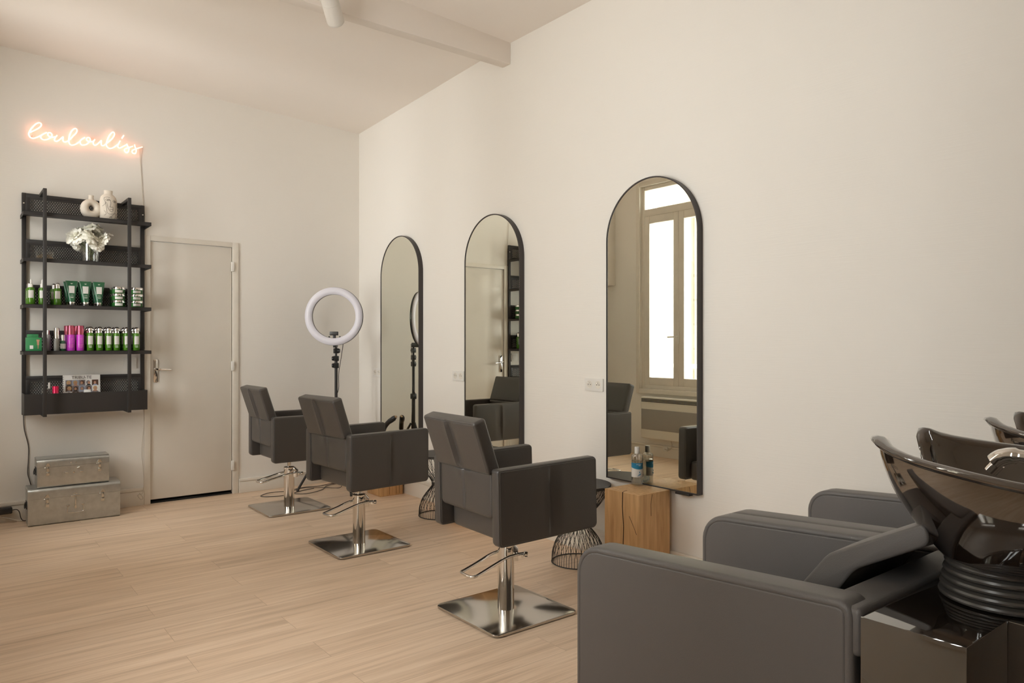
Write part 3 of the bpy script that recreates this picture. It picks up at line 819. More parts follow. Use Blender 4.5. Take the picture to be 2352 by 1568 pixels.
# light switch behind it
s = thing('light_switch', 'white light switch on the wall behind the shelf, by the door handle', 'switch', (1.142, B, 1.098))
bm = nb(); prism(bm, rrect(.043, .043, .004), .009, WALLY, .002); obj('plate', bm, M_white, s)
bm = nb(); prism(bm, rrect(.028, .028, .002), .012, WALLY, .002); obj('rocker', bm, M_white, s)

# --- products
yF = B-.175; yR = B-.085
def panel_on(bm, r, z0, z1, half, n=10, face=-PI/2):
    lathe(bm, [(r, z0), (r, z1)], n, cap=False, a0=face-half, a1=face+half)
FACE = -PI/2-.12
def green_bottle():
    o = thing('shampoo_bottle', '', 'bottle')
    bm = nb(); lathe(bm, [(0, 0), (.0215, 0), (.023, .003), (.023, .118), (.0205, .126), (.016, .129), (0, .129)], 28); obj('body', bm, M_green, o)
    bm = nb(); lathe(bm, [(.0165, .127), (.0165, .143), (.0225, .147), (.0225, .152), (.020, .162), (.013, .171), (0, .174)], 28); obj('cap', bm, M_silver, o)
    bm = nb(); panel_on(bm, .0233, .045, .106, .72, face=FACE); lb = obj('label_sheet', bm, M_label, o)
    bm = nb()
    for z in (.036, .029, .024): box(bm, (-.009, -.0242, z-.001), (.009, -.0238, z+.001))
    bmesh.ops.rotate(bm, cent=(0, 0, 0), matrix=Matrix.Rotation(-.12, 3, 'Z'), verts=bm.verts[:])
    obj('printed_line', bm, M_ink, o)
    return o
bx = [.852, .911, .970, 1.021, 1.088, 1.153]
pos = ['leftmost of six', 'second of six from the left', 'third of six from the left', 'fourth of six from the left', 'fifth of six, beside the right shelf post', 'rightmost of six']
gb = green_bottle(); first = True
for i, x in enumerate(bx):
    lb = 'green shampoo bottle, front row, %s' % pos[i]
    if first: gb.location = (x, yF, 1.1945); gb['label'] = lb; gb['group'] = 'green shampoo bottles on the fourth shelf'; first = False
    else: dup(gb, (x, yF, 1.1945), lb)
for i, x in enumerate(bx): dup(gb, (x-.004, yR, 1.1945), 'green shampoo bottle, rear row, behind the %s' % pos[i].split(',')[0])

def pink_bottle():
    o = thing('purple_bottle', '', 'bottle')
    bm = nb(); lathe(bm, [(0, 0), (.023, 0), (.0245, .003), (.0245, .112), (.023, .114), (0, .114)], 28); obj('body', bm, M_mag, o)
    bm = nb(); lathe(bm, [(.0235, .1142), (.0235, .176), (.022, .179), (0, .179)], 28); obj('cap', bm, M_magcap, o)
    bm = nb()
    for z, w in ((.085, .010), (.076, .008), (.062, .012), (.045, .013), (.038, .011), (.031, .013), (.024, .010)): box(bm, (-w, -.0256, z-.001), (w, -.0246, z+.001))
    obj('printed_line', bm, mat('pink_print', (.75, .2, .45), .4), o)
    return o
pb = pink_bottle(); pb.location = (.731, yF, 1.1945); pb['label'] = 'purple bottle with raspberry cap, left one of the front pair'; pb['group'] = 'purple bottles on the fourth shelf'
dup(pb, (.789, yF, 1.1945), 'purple bottle with raspberry cap, right one of the front pair')
dup(pb, (.722, yR, 1.1945), 'purple bottle with raspberry cap, behind the left one of the pair')
dup(pb, (.781, yR, 1.1945), 'purple bottle with raspberry cap, behind the right one of the pair')

def cyl_item(name, label, cat, x, y, z, parts, group=None):
    o = thing(name, label, cat, (x, y, z), 0, group)
    for nm, prof, m in parts:
        bm = nb(); lathe(bm, prof, 24); obj(nm, bm, m, o)
    return o
Z4 = 1.1945; Z3 = 1.5155
cyl_item('small_bottle', 'small dark green bottle with silver cap left of the purple bottles', 'bottle', .683, yF, Z4,
         [('body', [(0, 0), (.016, 0), (.017, .003), (.017, .068), (.015, .072), (0, .072)], M_tube), ('label_sheet', [(.0173, .015), (.0173, .05)], M_label), ('cap', [(.0145, .070), (.0145, .112), (0, .114)], M_silver)])
cyl_item('spray_bottle', 'slim silver spray bottle between the front post and the small green bottle', 'bottle', .645, yF, Z4,
         [('body', [(0, 0), (.0165, 0), (.0175, .003), (.0175, .085), (0, .087)], mat('smoky_grey_plastic', (.28, .27, .25), .2)), ('cap', [(.0165, .087), (.0165, .158), (.015, .161), (0, .161)], M_silver)])
cyl_item('lotion_bottle', 'pale grey bottle half hidden behind the left shelf post', 'bottle', .603, yR+.01, Z4,
         [('body', [(0, 0), (.018, 0), (.019, .003), (.019, .105), (.013, .114), (0, .116)], mat('pale_grey_plastic', (.52, .51, .50), .3)), ('cap', [(.012, .115), (.012, .145), (0, .147)], M_silver)])
cyl_item('pump_bottle', 'clear bottle with white cap just left of the left shelf post', 'bottle', .574, yF+.03, Z4,
         [('body', [(0, 0), (.020, 0), (.021, .003), (.021, .088), (.012, .094), (0, .096)], M_water), ('cap', [(.012, .096), (.012, .128), (0, .131)], M_white)])
g = thing('gift_box', 'green card box with a picture of a jar and a brush', 'box', (.509, yF, Z4))
bm = nb(); box(bm, (-.046, -.02, 0), (.046, .02, .092), .001); obj('box_front', bm, M_gbox, g)
bm = nb(); box(bm, (-.036, .021, 0), (.03, .04, .116), .001); obj('box_lid', bm, M_gbox, g)
bm = nb(); box(bm, (-.024, -.0212, .014), (-.004, -.0202, .038)); obj('jar_picture', bm, M_cream, g)
bm = nb(); box(bm, (.022, -.0212, .015), (.026, -.0202, .04)); box(bm, (.018, -.0212, .04), (.03, -.0202, .058)); prism(bm, [(.018, .058), (.03, .058), (.034, .078), (.014, .078)], .001, Matrix.Translation((0, -.0202, 0)) @ WALLY); obj('brush_picture', bm, M_skin, g)

# third shelf: droppers, tubes, jars
def dropper(rounded=False):
    o = thing('serum_bottle', '', 'bottle')
    bm = nb(); lathe(bm, [(0, 0), (.0215, 0), (.023, .003), (.023, .110), (.018, .118), (0, .12)], 28); obj('body', bm, M_green, o)
    bm = nb()
    if rounded: lathe(bm, [(.0145, .118), (.0145, .142), (.013, .150), (.008, .156), (0, .158)], 24)
    else: lathe(bm, [(.0125, .118), (.0125, .142), (.0065, .146), (.006, .168), (.004, .174), (0, .175)], 24)
    obj('cap', bm, M_silver if rounded else M_white, o)
    bm = nb(); panel_on(bm, .0233, .045, .098, .75, face=FACE); obj('label_sheet', bm, M_label, o)
    return o
da = dropper(); da.location = (.494, yF, Z3); da['label'] = 'green serum bottle with pointed white dropper, far left of the third shelf'; da['group'] = 'green serum bottles on the third shelf'
dup(da, (.560, yF, Z3), 'green serum bottle with pointed white dropper, half behind the left shelf post')
dc = dropper(True); dc.location = (.651, yF, Z3); dc['label'] = 'green serum bottle with rounded silver cap, right of the left shelf post'; dc['group'] = 'green serum bottles on the third shelf'
dup(dc, (.492, yR, Z3), 'green serum bottle with rounded silver cap, behind the far left one')
dup(dc, (.638, yR, Z3), 'green serum bottle with rounded silver cap, behind the one right of the post')
def hair_tube():
    o = thing('cream_tube', '', 'tube')
    bm = nb(); L = []
    for k in range(9):
        t = k/8; z = .026+.150*t; a = .0215+.0165*t; b = .0215*(1-t)+.0012
        L.append([bm.verts.new((a*math.cos(2*PI*i/24), b*math.sin(2*PI*i/24), z)) for i in range(24)])
    for P, Q in zip(L, L[1:]):
        for i in range(24): bm.faces.new((P[i], P[(i+1) % 24], Q[(i+1) % 24], Q[i]))
    bm.faces.new(L[0]); bm.faces.new(L[-1]); obj('body', bm, M_tube, o)
    bm = nb(); lathe(bm, [(0, 0), (.021, 0), (.022, .002), (.0225, .026), (0, .027)], 28); obj('cap', bm, M_silver, o)
    bm = nb()
    def yy(x, z):
        t = (z-.026)/.150; a = .0215+.0165*t; b = .0215*(1-t)+.0012
        return -b*math.sqrt(max(0, 1-(x/a)**2))-.0006
    X = [-.016, -.008, 0, .008, .016]; Zs = [.088, .105, .122, .14]
    Gd = [[bm.verts.new((x*(1+.15*(z-.088)/.05), yy(x, z), z)) for z in Zs] for x in X]
    for i in range(4):
        for j in range(3): bm.faces.new((Gd[i][j], Gd[i+1][j], Gd[i+1][j+1], Gd[i][j+1]))
    obj('label_sheet', bm, M_label, o)
    bm = nb()
    for z, w in ((.158, .007), (.155, .004), (.074, .009), (.062, .011), (.056, .009)): box(bm, (-w, yy(0, z)-.0006, z-.0009), (w, yy(0, z)+.0012, z+.0009))
    obj('printed_line', bm, M_ink, o)
    return o
ht = hair_tube(); ht.location = (.735, yF, Z3); ht['label'] = 'dark green cream tube with silver cap, left of the three front tubes'; ht['group'] = 'dark green cream tubes on the third shelf'
dup(ht, (.821, yF, Z3), 'dark green cream tube with silver cap, middle of the three front tubes')
dup(ht, (.906, yF, Z3), 'dark green cream tube with silver cap, right of the three front tubes')
for x, s in ((.735, 'left'), (.821, 'middle'), (.906, 'right')): dup(ht, (x-.003, yR, Z3), 'dark green cream tube standing behind the %s front tube' % s)
def jar():
    o = thing('mask_jar', '', 'jar')
    bm = nb(); lathe(bm, [(0, 0), (.040, 0), (.0425, .003), (.0425, .030), (0, .031)], 36); obj('body', bm, mat('green_jar_glass', (.03, .13, .03), .12, spec=.6), o)
    bm = nb(); lathe(bm, [(.0435, .0315), (.0435, .046), (.042, .0478), (0, .048)], 36); obj('lid', bm, M_silver, o)
    bm = nb(); panel_on(bm, .0428, .007, .025, .62, face=FACE); obj('label_sheet', bm, M_label, o)
    return o
j0 = None
for sx_, nm in ((1.031, 'stack by the tubes'), (1.150, 'stack at the right shelf post')):
    for yy_, rw in ((B-.190, 'front'), (B-.094, 'rear')):
        for k, lv in enumerate(('bottom', 'middle', 'top')):
            lb = 'green mask jar, %s of the %s %s' % (lv, rw, nm)
            if j0 is None: j0 = jar(); j0.location = (sx_, yy_, Z3); j0['label'] = lb; j0['group'] = 'green jars stacked on the third shelf'
            else: dup(j0, (sx_, yy_, Z3+k*.0483), lb)

# second shelf: flowers and clear boxes
Z2 = 1.8335
v = thing('glass_vase', 'clear glass cylinder vase holding the white flowers', 'vase', (.855, B-.155, Z2))
bm = nb(); lathe(bm, [(0, 0), (.058, 0), (.060, .003), (.060, .128), (.0575, .128), (.0575, .006), (0, .006)], 40); obj('glass_body', bm, M_glassv, v)
bm = nb(); lathe(bm, [(0, .007), (.056, .007), (.056, .05), (0, .05)], 30); obj('water', bm, M_water, v)
def bloom(seed, R):
    rr = random.Random(seed); bm = nb()
    for ring, (n, tilt, L, W) in enumerate(((6, .18, .60, .40), (7, .5, .78, .50), (9, .85, .95, .58), (9, 1.25, 1.05, .62), (9, 1.7, 1.02, .6))):
        for i in range(n):
            az = 2*PI*i/n+ring*.4+rr.uniform(-.2, .2); tl = tilt+rr.uniform(-.12, .12); l = R*L*rr.uniform(.9, 1.1); w = R*W*rr.uniform(.9, 1.15)
            Mz = Matrix.Rotation(az, 4, 'Z'); G = []
            for a in range(6):
                s = a/5; row = []
                for b in range(7):
                    u = b/6*2-1
                    ww = w*math.sin(PI*min(1, .12+.80*s**.8))**.7
                    bend = tl*(.35+.8*s)
                    x = l*s*math.sin(bend)+.0; z = l*s*math.cos(bend)*.9
                    cup = .35*w*(1-u*u)*(1-s*.5)
                    wav = .05*R*math.sin(5*u+seed+i)*s
                    row.append(bm.verts.new(Mz @ Vector((x+cup*.8+wav*.4, u*ww, z+wav-.12*w*u*u*s))))
                G.append(row)
            for a in range(5):
                for b in range(6): bm.faces.new((G[a][b], G[a+1][b], G[a+1][b+1], G[a][b+1]))
    return bm
fl = [((.765, B-.175, 2.005), .066, (.55, -.75), 'white rose at the left of the bouquet'), ((.842, B-.215, 2.0), .066, (.95, -.05), 'white rose at the front centre of the bouquet, above the vase rim'),
      ((.868, B-.15, 2.055), .068, (.35, .2), 'white rose at the top of the bouquet'), ((.938, B-.175, 1.998), .062, (.6, .8), 'white rose at the right of the bouquet'),
      ((.805, B-.115, 2.045), .062, (.1, -.35), 'white rose at the back left of the bouquet, below the shelf above'), ((.888, B-.20, 1.965), .052, (1.2, .35), 'white rose hanging low over the right of the vase rim'), ((.785, B-.14, 1.96), .05, (.7, -1.2), 'white rose drooping low on the left behind the vase rim')]
for i, (p, R, (tx, ty), lb) in enumerate(fl):
    o = thing('white_rose', lb, 'flower', p, 0, 'white roses in the glass vase')
    b = obj('blossom', bloom(11+i*7, R), M_petal, o, 60); b.rotation_euler = (tx, ty, i*1.3)
    bm = nb(); q = Vector(p); e = Vector((.855, B-.155, Z2+.02))
    dirn = (e-q); tube(bm, spline([Vector((0, 0, 0)), Vector((dirn.x*.55, dirn.y*.55, dirn.z*.4)), Vector((dirn.x*.8, dirn.y*.8, dirn.z*.7)), Vector((dirn.x*.9+(i-3)*.006, dirn.y*.9, dirn.z))], 4), .0028, 6)
    obj('stem', bm, M_stem, o)
    bm = nb(); dv = Vector((dirn.x*.8, dirn.y*.8, dirn.z*.62))
    for a in (0, 2.2):
        t = Vector((math.cos(a+i), math.sin(a+i), .4))*.022; sd = Vector((-math.sin(a+i), math.cos(a+i), 0))*.009
        vs = [bm.verts.new(dv), bm.verts.new(dv+t*.5+sd), bm.verts.new(dv+t), bm.verts.new(dv+t*.5-sd)]; bm.faces.new(vs)
    obj('leaf', bm, M_stem, o)
def clip_box(lb, x):
    o = thing('clear_box', lb, 'box', (x, B-.14, Z2), 0, 'clear boxes of hair clips')
    bm = nb(); box(bm, (-.026, -.025, 0), (.026, .025, .058), .001); obj('plastic_case', bm, M_glassv, o)
    bm = nb(); rr = random.Random(int(x*1000))
    for k in range(46):
        a = Vector((rr.uniform(-.021, .021), rr.uniform(-.02, .02), rr.uniform(.003, .035))); dv = Vector((rr.uniform(-1, 1), rr.uniform(-1, 1), rr.uniform(-.5, 1))).normalized()*.009
        b = a+dv; b.x = max(-.023, min(.023, b.x)); b.y = max(-.022, min(.022, b.y)); b.z = max(.003, b.z); tube(bm, [a, b], .0014, 5)
    c = obj('hair_clips', bm, M_tan, o); c['kind'] = 'stuff'
clip_box('small clear box of tan hair clips left of the front post', .549)
clip_box('small clear box of tan hair clips right of the front post', .603)

# top shelf: two vases
Z1 = 2.1505
v = thing('ring_vase', 'round ivory ceramic vase with a hole through the middle', 'vase', (.858, B-.16, Z1), math.radians(14))
bm = nb(); n1, n2 = 56, 28; Gd = []
for i in range(n1):
    a = 2*PI*i/n1
    Rm = .0445+.002*math.sin(a); off = .004*math.sin(a)
    row = []
    for j in range(n2):
        b = 2*PI*j/n2; rr_ = .0265
        x = (Rm+rr_*math.cos(b))*math.cos(a); z = (Rm+rr_*math.cos(b))*math.sin(a)-.004*math.cos(b); y = .030*math.sin(b)
        row.append(bm.verts.new((x, y, max(.0, z*1.02+.069))))
    Gd.append(row)
for i in range(n1):
    for j in range(n2): bm.faces.new((Gd[i][j], Gd[(i+1) % n1][j], Gd[(i+1) % n1][(j+1) % n2], Gd[i][(j+1) % n2]))
obj('vase_body', bm, M_ceramic, v, 80)
bm = nb(); lathe(bm, [(.026, .128), (.018, .139), (.0165, .150), (.0185, .166), (.0155, .166), (.013, .15), (0, .148)], 28, cap=False); obj('neck', bm, M_ceramic, v)
v = thing('face_vase', 'tall ivory ceramic vase with a face drawn in black line', 'vase', (.968, B-.165, Z1))
va, vb = .0575, .040
PF = [(0, 0), (.92, 0), (.97, .004), (1.0, .06), (1.0, .12), (.97, .145), (.86, .166), (.66, .180), (.50, .187), (.48, .194), (.50, .214), (.42, .214), (.40, .19), (0, .185)]
bm = nb(); lathe(bm, PF, 44, sx=va, sy=vb); obj('vase_body', bm, M_ceramic, v, 60)
def vy(x, z):
    f = 1.
    for (r0, z0), (r1, z1) in zip(PF[1:9], PF[2:9]):
        if z0 <= z <= z1 and z1 > z0: f = r0+(r1-r0)*(z-z0)/(z1-z0); break
    q = min(.98, abs(x)/(va*f)); return -vb*f*math.sqrt(1-q*q)-.0006
# traced line drawing, (x, z) local metres taken off the picture in units of 1/8.71 px * 3.1 mm
def LN(pts):
    out = []
    for a, b in pts:
        x = (a-868)/8.71*.00285; z = .0+(580-b)/8.71*.00318+.004
        out.append((x, z))
    return out
faces = [LN([(775, 160), (768, 190), (785, 240), (792, 270), (770, 310), (735, 335)]), LN([(775, 160), (830, 150), (880, 158)]),
         LN([(795, 245), (820, 270), (830, 320), (845, 370), (870, 410), (900, 432), (930, 425), (942, 400), (938, 345), (920, 340), (905, 352), (885, 338), (872, 350)]),
         LN([(795, 260), (805, 330), (820, 400), (825, 455), (850, 478), (900, 485), (950, 475), (990, 460), (1020, 480)]),
         LN([(860, 190), (890, 215), (900, 260), (892, 320), (872, 350)]), LN([(795, 205), (820, 190), (860, 195), (880, 215), (850, 222), (815, 222), (795, 205)]), LN([(828, 205), (840, 200), (850, 207), (840, 216), (828, 205)]),
         LN([(942, 215), (965, 205), (995, 215), (1005, 235), (975, 245), (945, 235), (942, 215)]), LN([(968, 222), (980, 218), (988, 228), (976, 234), (968, 222)]), LN([(1018, 270), (1010, 330), (995, 400), (980, 450)]),
         LN([(880, 400), (900, 385), (915, 392), (930, 385), (938, 400)]), LN([(985, 462), (940, 500), (905, 545), (870, 555)]), LN([(870, 560), (895, 535), (925, 550), (905, 565)]), LN([(965, 565), (1000, 545), (1020, 560)]), LN([(1000, 480), (1005, 520), (1018, 545)]),
         LN([(770, 425), (800, 455), (805, 490), (775, 515)])]
bm = nb()
for L in faces:
    P = spline([(x, 0, z) for x, z in L], 4); P = [(p.x, vy(p.x, p.z), p.z) for p in P]
    tube(bm, P, .0009, 5)
obj('line_drawing', bm, M_line, v)

# bottom tray: magazine, can, clear holder
m = thing('magazine', 'spiral bound magazine with a grid of portraits leaning in the bottom tray', 'magazine', (.808, B-.115, .757), 0)
bm = nb(); box(bm, (-.118, 0, 0), (.118, .006, .262), .0008); obj('cover', bm, M_paper, m)
bm = nb()
for k in range(16): tube(bm, [(-.116+.006*math.cos(t*PI/4), .003+.006*math.sin(t*PI/4), .03+k*.0145) for t in range(8)], .0012, 5, True)
obj('spiral_binding', bm, M_black, m)
text_obj('TRIBU-TE', .030, M_ink2, m, Matrix.Translation((0, -.0006, .243)) @ WALLY, 'title_lettering', width=.125)
rr = random.Random(3)
for row in range(4):
    for col in range(5):
        x = -.081+.0415*col; z = .205-.042*row
        bm = nb(); box(bm, (x-.0205, -.0008, z-.0205), (x+.0205, 0, z+.0205)); ph = obj('portrait', bm, [M_bg1, M_cream, M_bg2, M_hair2, M_bg1][(col*2+row*3) % 5], m)
        bm = nb(); lathe(bm, [(0, .0008), (.013, .0010), (.0135, 0)], 16, Matrix.Translation((x+rr.uniform(-.003, .003), -.0008, z+.002)) @ WALLY, sy=1.1, cap=False); obj('hair', bm, [M_hair1, M_hair1, M_hair2, M_bg1, M_hair2][(col+row) % 5], ph)
        bm = nb(); lathe(bm, [(0, .0008), (.0075, .0010), (.008, 0)], 14, Matrix.Translation((x+rr.uniform(-.003, .003), -.0016, z-.001)) @ WALLY, sy=1.3, cap=False); obj('face', bm, M_skin, ph)
        bm = nb(); prism(bm, [(-.017, -.0205), (.017, -.0205), (.008, -.011), (-.008, -.011)], .0006, Matrix.Translation((x, -.0016, z)) @ WALLY); obj('shoulders', bm, [M_ink2, M_skin, M_bg1, M_ink2, M_bg2][(col+2*row) % 5], ph)
m.rotation_euler = (math.radians(-4), 0, 0)
bm = nb(); box(bm, (-.022, -.002, 0), (.022, 0, .155), .001); o = obj('price_card', bm, M_cream, None, loc=(.838, B-.138, .758)); tag(o, 'small white card standing in front of the magazine', 'card')
cyl_item('pink_can', 'hot pink metallic can in the bottom tray left of the magazine', 'can', .640, B-.16, .757, [('body', [(0, 0), (.0185, 0), (.0195, .003), (.0195, .185), (.018, .188), (0, .188)], M_pink)])
o = thing('acrylic_holder', 'clear acrylic holder with small tubes behind the left post, in the tray', 'holder', (.588, B-.15, .757))
bm = nb(); box(bm, (-.035, -.025, 0), (.03, .025, .165), .001); obj('clear_case', bm, M_glassv, o)
cyl_item('white_tube', 'small white capped tube standing behind the left post in the tray', 'tube', .607, B-.110, .757, [('body', [(0, 0), (.008, 0), (.008, .17), (0, .171)], M_water), ('cap', [(.0065, .171), (.0065, .212), (0, .214)], M_white)])

# ------------------------------------------------------------------ neon sign
NE = [
 [(0.567,2.73),(0.546,2.714),(0.52,2.7),(0.502,2.704),(0.493,2.72),(0.495,2.74),(0.51,2.77),(0.533,2.802),(0.551,2.816),(0.564,2.815),(0.567,2.8),(0.555,2.782),(0.53,2.76),(0.5,2.739)],
 [(0.6,2.756),(0.58,2.741),(0.567,2.729),(0.564,2.715),(0.571,2.704),(0.587,2.701),(0.607,2.709),(0.623,2.724),(0.632,2.741),(0.628,2.754),(0.618,2.758),(0.608,2.753),(0.607,2.74),(0.613,2.732),(0.623,2.727),(0.639,2.729),(0.652,2.735)],
 [(0.664,2.747),(0.654,2.733),(0.647,2.718),(0.649,2.706),(0.658,2.703),(0.671,2.711),(0.686,2.727),(0.7,2.742),(0.699,2.727),(0.701,2.711),(0.712,2.707),(0.726,2.715),(0.74,2.728),(0.764,2.761),(0.782,2.786),(0.787,2.805),(0.782,2.816),(0.77,2.814),(0.754,2.795),(0.742,2.765),(0.736,2.735),(0.736,2.713),(0.743,2.696),(0.757,2.692),(0.778,2.702),(0.806,2.727)],
 [(0.838,2.763),(0.821,2.748),(0.808,2.732),(0.808,2.717),(0.815,2.705),(0.829,2.705),(0.848,2.714),(0.864,2.733),(0.872,2.747),(0.871,2.761),(0.86,2.766),(0.849,2.759),(0.848,2.747),(0.857,2.738),(0.87,2.736),(0.888,2.741)],
 [(0.902,2.759),(0.893,2.742),(0.892,2.724),(0.902,2.716),(0.916,2.725),(0.931,2.743),(0.944,2.758),(0.943,2.743),(0.945,2.725),(0.955,2.722),(0.967,2.73),(0.982,2.747),(1.01,2.777),(1.026,2.803),(1.031,2.823),(1.024,2.836),(1.012,2.828),(0.997,2.804),(0.984,2.771),(0.977,2.74),(0.982,2.718),(1.0,2.709),(1.023,2.719),(1.051,2.745)],
 [(1.07,2.779),(1.06,2.757),(1.053,2.739),(1.058,2.725),(1.069,2.724),(1.088,2.738),(1.112,2.756)],
 [(1.094,2.824),(1.08,2.798)],
 [(1.114,2.764),(1.118,2.75),(1.127,2.737),(1.129,2.718),(1.12,2.699),(1.107,2.697),(1.099,2.709),(1.103,2.722),(1.124,2.735),(1.156,2.752)],
 [(1.168,2.767),(1.17,2.752),(1.178,2.735),(1.179,2.716),(1.172,2.699),(1.156,2.699),(1.15,2.712),(1.156,2.722),(1.179,2.736),(1.222,2.758)]]
ns = thing('neon_sign', 'glowing pink neon sign in handwriting high on the back wall', 'sign', (.857, B-.03, 2.757))
off = Vector(ns.location)
for st in NE:
    P = [Vector((x, B-.03, z))-off for x, z in st]
    if len(P) > 2: P = spline(P, 5)
    bm = nb(); tube(bm, P, .0044, 8); t = obj('letter_stroke', bm, M_neon, ns)
bm = nb()
for x, z in ((.512, 2.718), (.878, 2.764), (1.135, 2.722), (1.2, 2.749)): tube(bm, [(x-off.x, 0.004, z-off.z), (x-off.x, .03, z-off.z)], .004, 8)
obj('wall_stud', bm, M_neonback, ns)

def cable(name, lb, pts, r, m, k=8):
    bm = nb(); tube(bm, spline(pts, k), r, 6); return tag(obj(name, bm, m, None), lb, 'cable')
cable('sign_cable', 'thin pale cable hanging from the end of the neon sign', [(1.205, B-.02, 2.74), (1.212, B-.006, 2.66), (1.222, B-.006, 2.5), (1.232, B-.006, 2.34), (1.243, B-.008, 2.25), (1.246, B-.01, 2.1), (1.243, B-.012, 1.9), (1.249, B-.01, 1.7), (1.243, B-.01, 1.4), (1.245, B-.010, 1.1), (1.243, B-.010, .75), (1.236, B-.010, .6), (1.222, B-.010, .42), (1.23, B-.010, .3), (1.232, B-.028, .2), (1.225, B-.034, .10), (1.19, B-.034, .085), (1.21, B-.034, .05), (1.226, B-.034, .06), (1.20, B-.034, .10)], .0022, M_cable)
cable('shelf_cable', 'dark cable running from the shelf bottom down behind the trunks', [(.463, B-.012, .742), (.468, B-.01, .64), (.492, B-.01, .52), (.492, B-.01, .42), (.488, B-.01, .33), (.50, B-.02, .27), (.52, B-.018, .19)], .003, M_cableb)
o = thing('power_adapter', 'black power adapter on the left skirting beside the trunks', 'adapter', (.345, B-.05, .065))
bm = nb(); box(bm, (-.05, -.022, 0), (.05, .022, .045), .008, 3); obj('casing', bm, M_blackp, o)
bm = nb(); tube(bm, spline([(.05, 0, .022), (.075, 0, .022), (.09, -.005, .005), (.10, -.01, -.04), (.115, -.02, -.058), (.14, -.02, -.055)], 6), .003, 6); obj('cord', bm, M_cableb, o)
cable('extension_cable', 'thick pale cable lying along the left skirting below the adapter', [(.28, B-.045, .055), (.34, B-.05, .045), (.40, B-.055, .02), (.44, B-.06, .008), (.475, B-.06, .008)], .0045, M_cable)

# ------------------------------------------------------------------ metal trunks
def trunk(lb, x0, x1, yf, dep, z0, h, rot, handle, hasp):
    w = x1-x0; r = thing('metal_trunk', lb, 'trunk', ((x0+x1)/2, yf+dep/2, z0), rot, 'galvanised metal trunks stacked by the wall')
    hw, hd = w/2, dep/2
    prof = rrect(hd, h/2, (.022, .022, .018, .018), 5)
    Mx = frame(Vector((0, 1, 0)), Vector((0, 0, 1)), Vector((1, 0, 0)), (-hw, 0, h/2))
    zs = h*.72
    # body and lid as two closed shells sharing the seam
    lo = [(y, z) for y, z in prof if z <= zs-h/2]; hi = [(y, z) for y, z in prof if z >= zs-h/2]
    def close(P, zz):
        a = [p for p in P]; a += [(-hd, zz), (hd, zz)]
        return sorted(set(a), key=lambda p: math.atan2(p[1]-(-.02 if zz == s1 else .03+0*h), p[0]))
    s1 = zs-h/2-.0006; s2 = zs-h/2+.0006
    lo_p = [(hd, s1)]+[(-hd, s1)]+[p for p in prof if p[1] < s1]
    up_p = [(p[0], p[1]) for p in prof if p[1] > s2]
    bm = nb(); prism(bm, [(-hd, s1)]+[p for p in prof if p[1] < 0]+[(hd, s1)], w, Mx, .0012); obj('trunk_body', bm, M_galv, r)
    bm = nb(); prism(bm, [(hd+.001, s2)]+[(p[0]*(1+.001/hd), p[1]) for p in prof if p[1] > 0]+[(-hd-.001, s2)], w+.002, frame(Vector((0, 1, 0)), Vector((0, 0, 1)), Vector((1, 0, 0)), (-hw-.001, 0, h/2)), .0012)
    obj('trunk_lid', bm, M_galv, r)
    for s in (-1, 1):
        cx = s*hw*.60 if w > .5 else s*hw*.72
        bm = nb(); F = -hd
        prism(bm, [(-.014, .004), (.014, .004), (.018, -.002), (.007, .026), (-.007, .026), (-.018, -.002)], .003, Matrix.Translation((cx, F, zs)) @ WALLY)
        box(bm, (cx-.008, F-.008, zs-.03), (cx+.008, F, zs+.004), .002)
        box(bm, (cx-.011, F-.004, zs-.058), (cx+.011, F, zs-.028), .002)
        tube(bm, [(cx-.02, F-.006, zs-.002), (cx-.012, F-.008, zs-.002)], .004, 8)
        tube(bm, [(cx-.018, F-.004, zs+.004), (cx-.006, F-.006, zs+.024)], .0016, 6)
        lathe(bm, [(0, .008), (.005, .007), (.006, .003)], 10, Matrix.Translation((cx, F, zs-.042)) @ WALLY)
        obj('latch', bm, M_galv2, r)
    F = -hd
    bm = nb()
    for s in (-1, 1):
        box(bm, (s*.045-.011, F-.009, h*.45), (s*.045+.011, F, h*.45+.010), .003)
    if handle: tube(bm, spline([(-.045, F-.007, h*.45), (-.048, F-.006, h*.33), (-.04, F-.006, h*.27), (.04, F-.006, h*.27), (.048, F-.006, h*.33), (.045, F-.007, h*.45)], 4), .0026, 8)
    obj('handle', bm, M_galv2, r)
    bm = nb()
    if hasp:
        box(bm, (-.028, F-.008, zs-.004), (.028, F, zs+.004), .002); box(bm, (-.004, F-.008, h*.42), (.004, F-.003, zs), .001)
        lathe(bm, [(0, .012), (.007, .011), (.0075, .004), (.0075, 0)], 14, Matrix.Translation((0, F, h*.42)) @ WALLY, sy=1.9)
        for dx, dz in ((-.008, .014), (.008, .012), (0, .019)): lathe(bm, [(0, .004), (.004, .002), (.004, 0)], 8, Matrix.Translation((dx, F, zs+dz)) @ WALLY)
    else:
        tube(bm, [(.020, F-.006, zs-.022), (.034, F-.007, zs-.014)], .0045, 8); lathe(bm, [(0, .006), (.006, .005), (.007, 0)], 10, Matrix.Translation((-.002, F, h*.47)) @ WALLY)
        for dx in (-.018, .012): lathe(bm, [(0, .003), (.003, .002), (.003, 0)], 8, Matrix.Translation((dx, F, zs+.02)) @ WALLY)
    obj('hasp', bm, M_galv2, r)
    bm = nb(); box(bm, (-hw-.005, -.035, h*.42), (-hw, .035, h*.42+.055), .002)
    tube(bm, spline([(-hw-.006, -.03, h*.42+.04), (-hw-.012, -.03, h*.42+.01), (-hw-.012, .03, h*.42+.01), (-hw-.006, .03, h*.42+.04)], 4), .003, 6); obj('side_handle', bm, M_blackp, r)
    return r
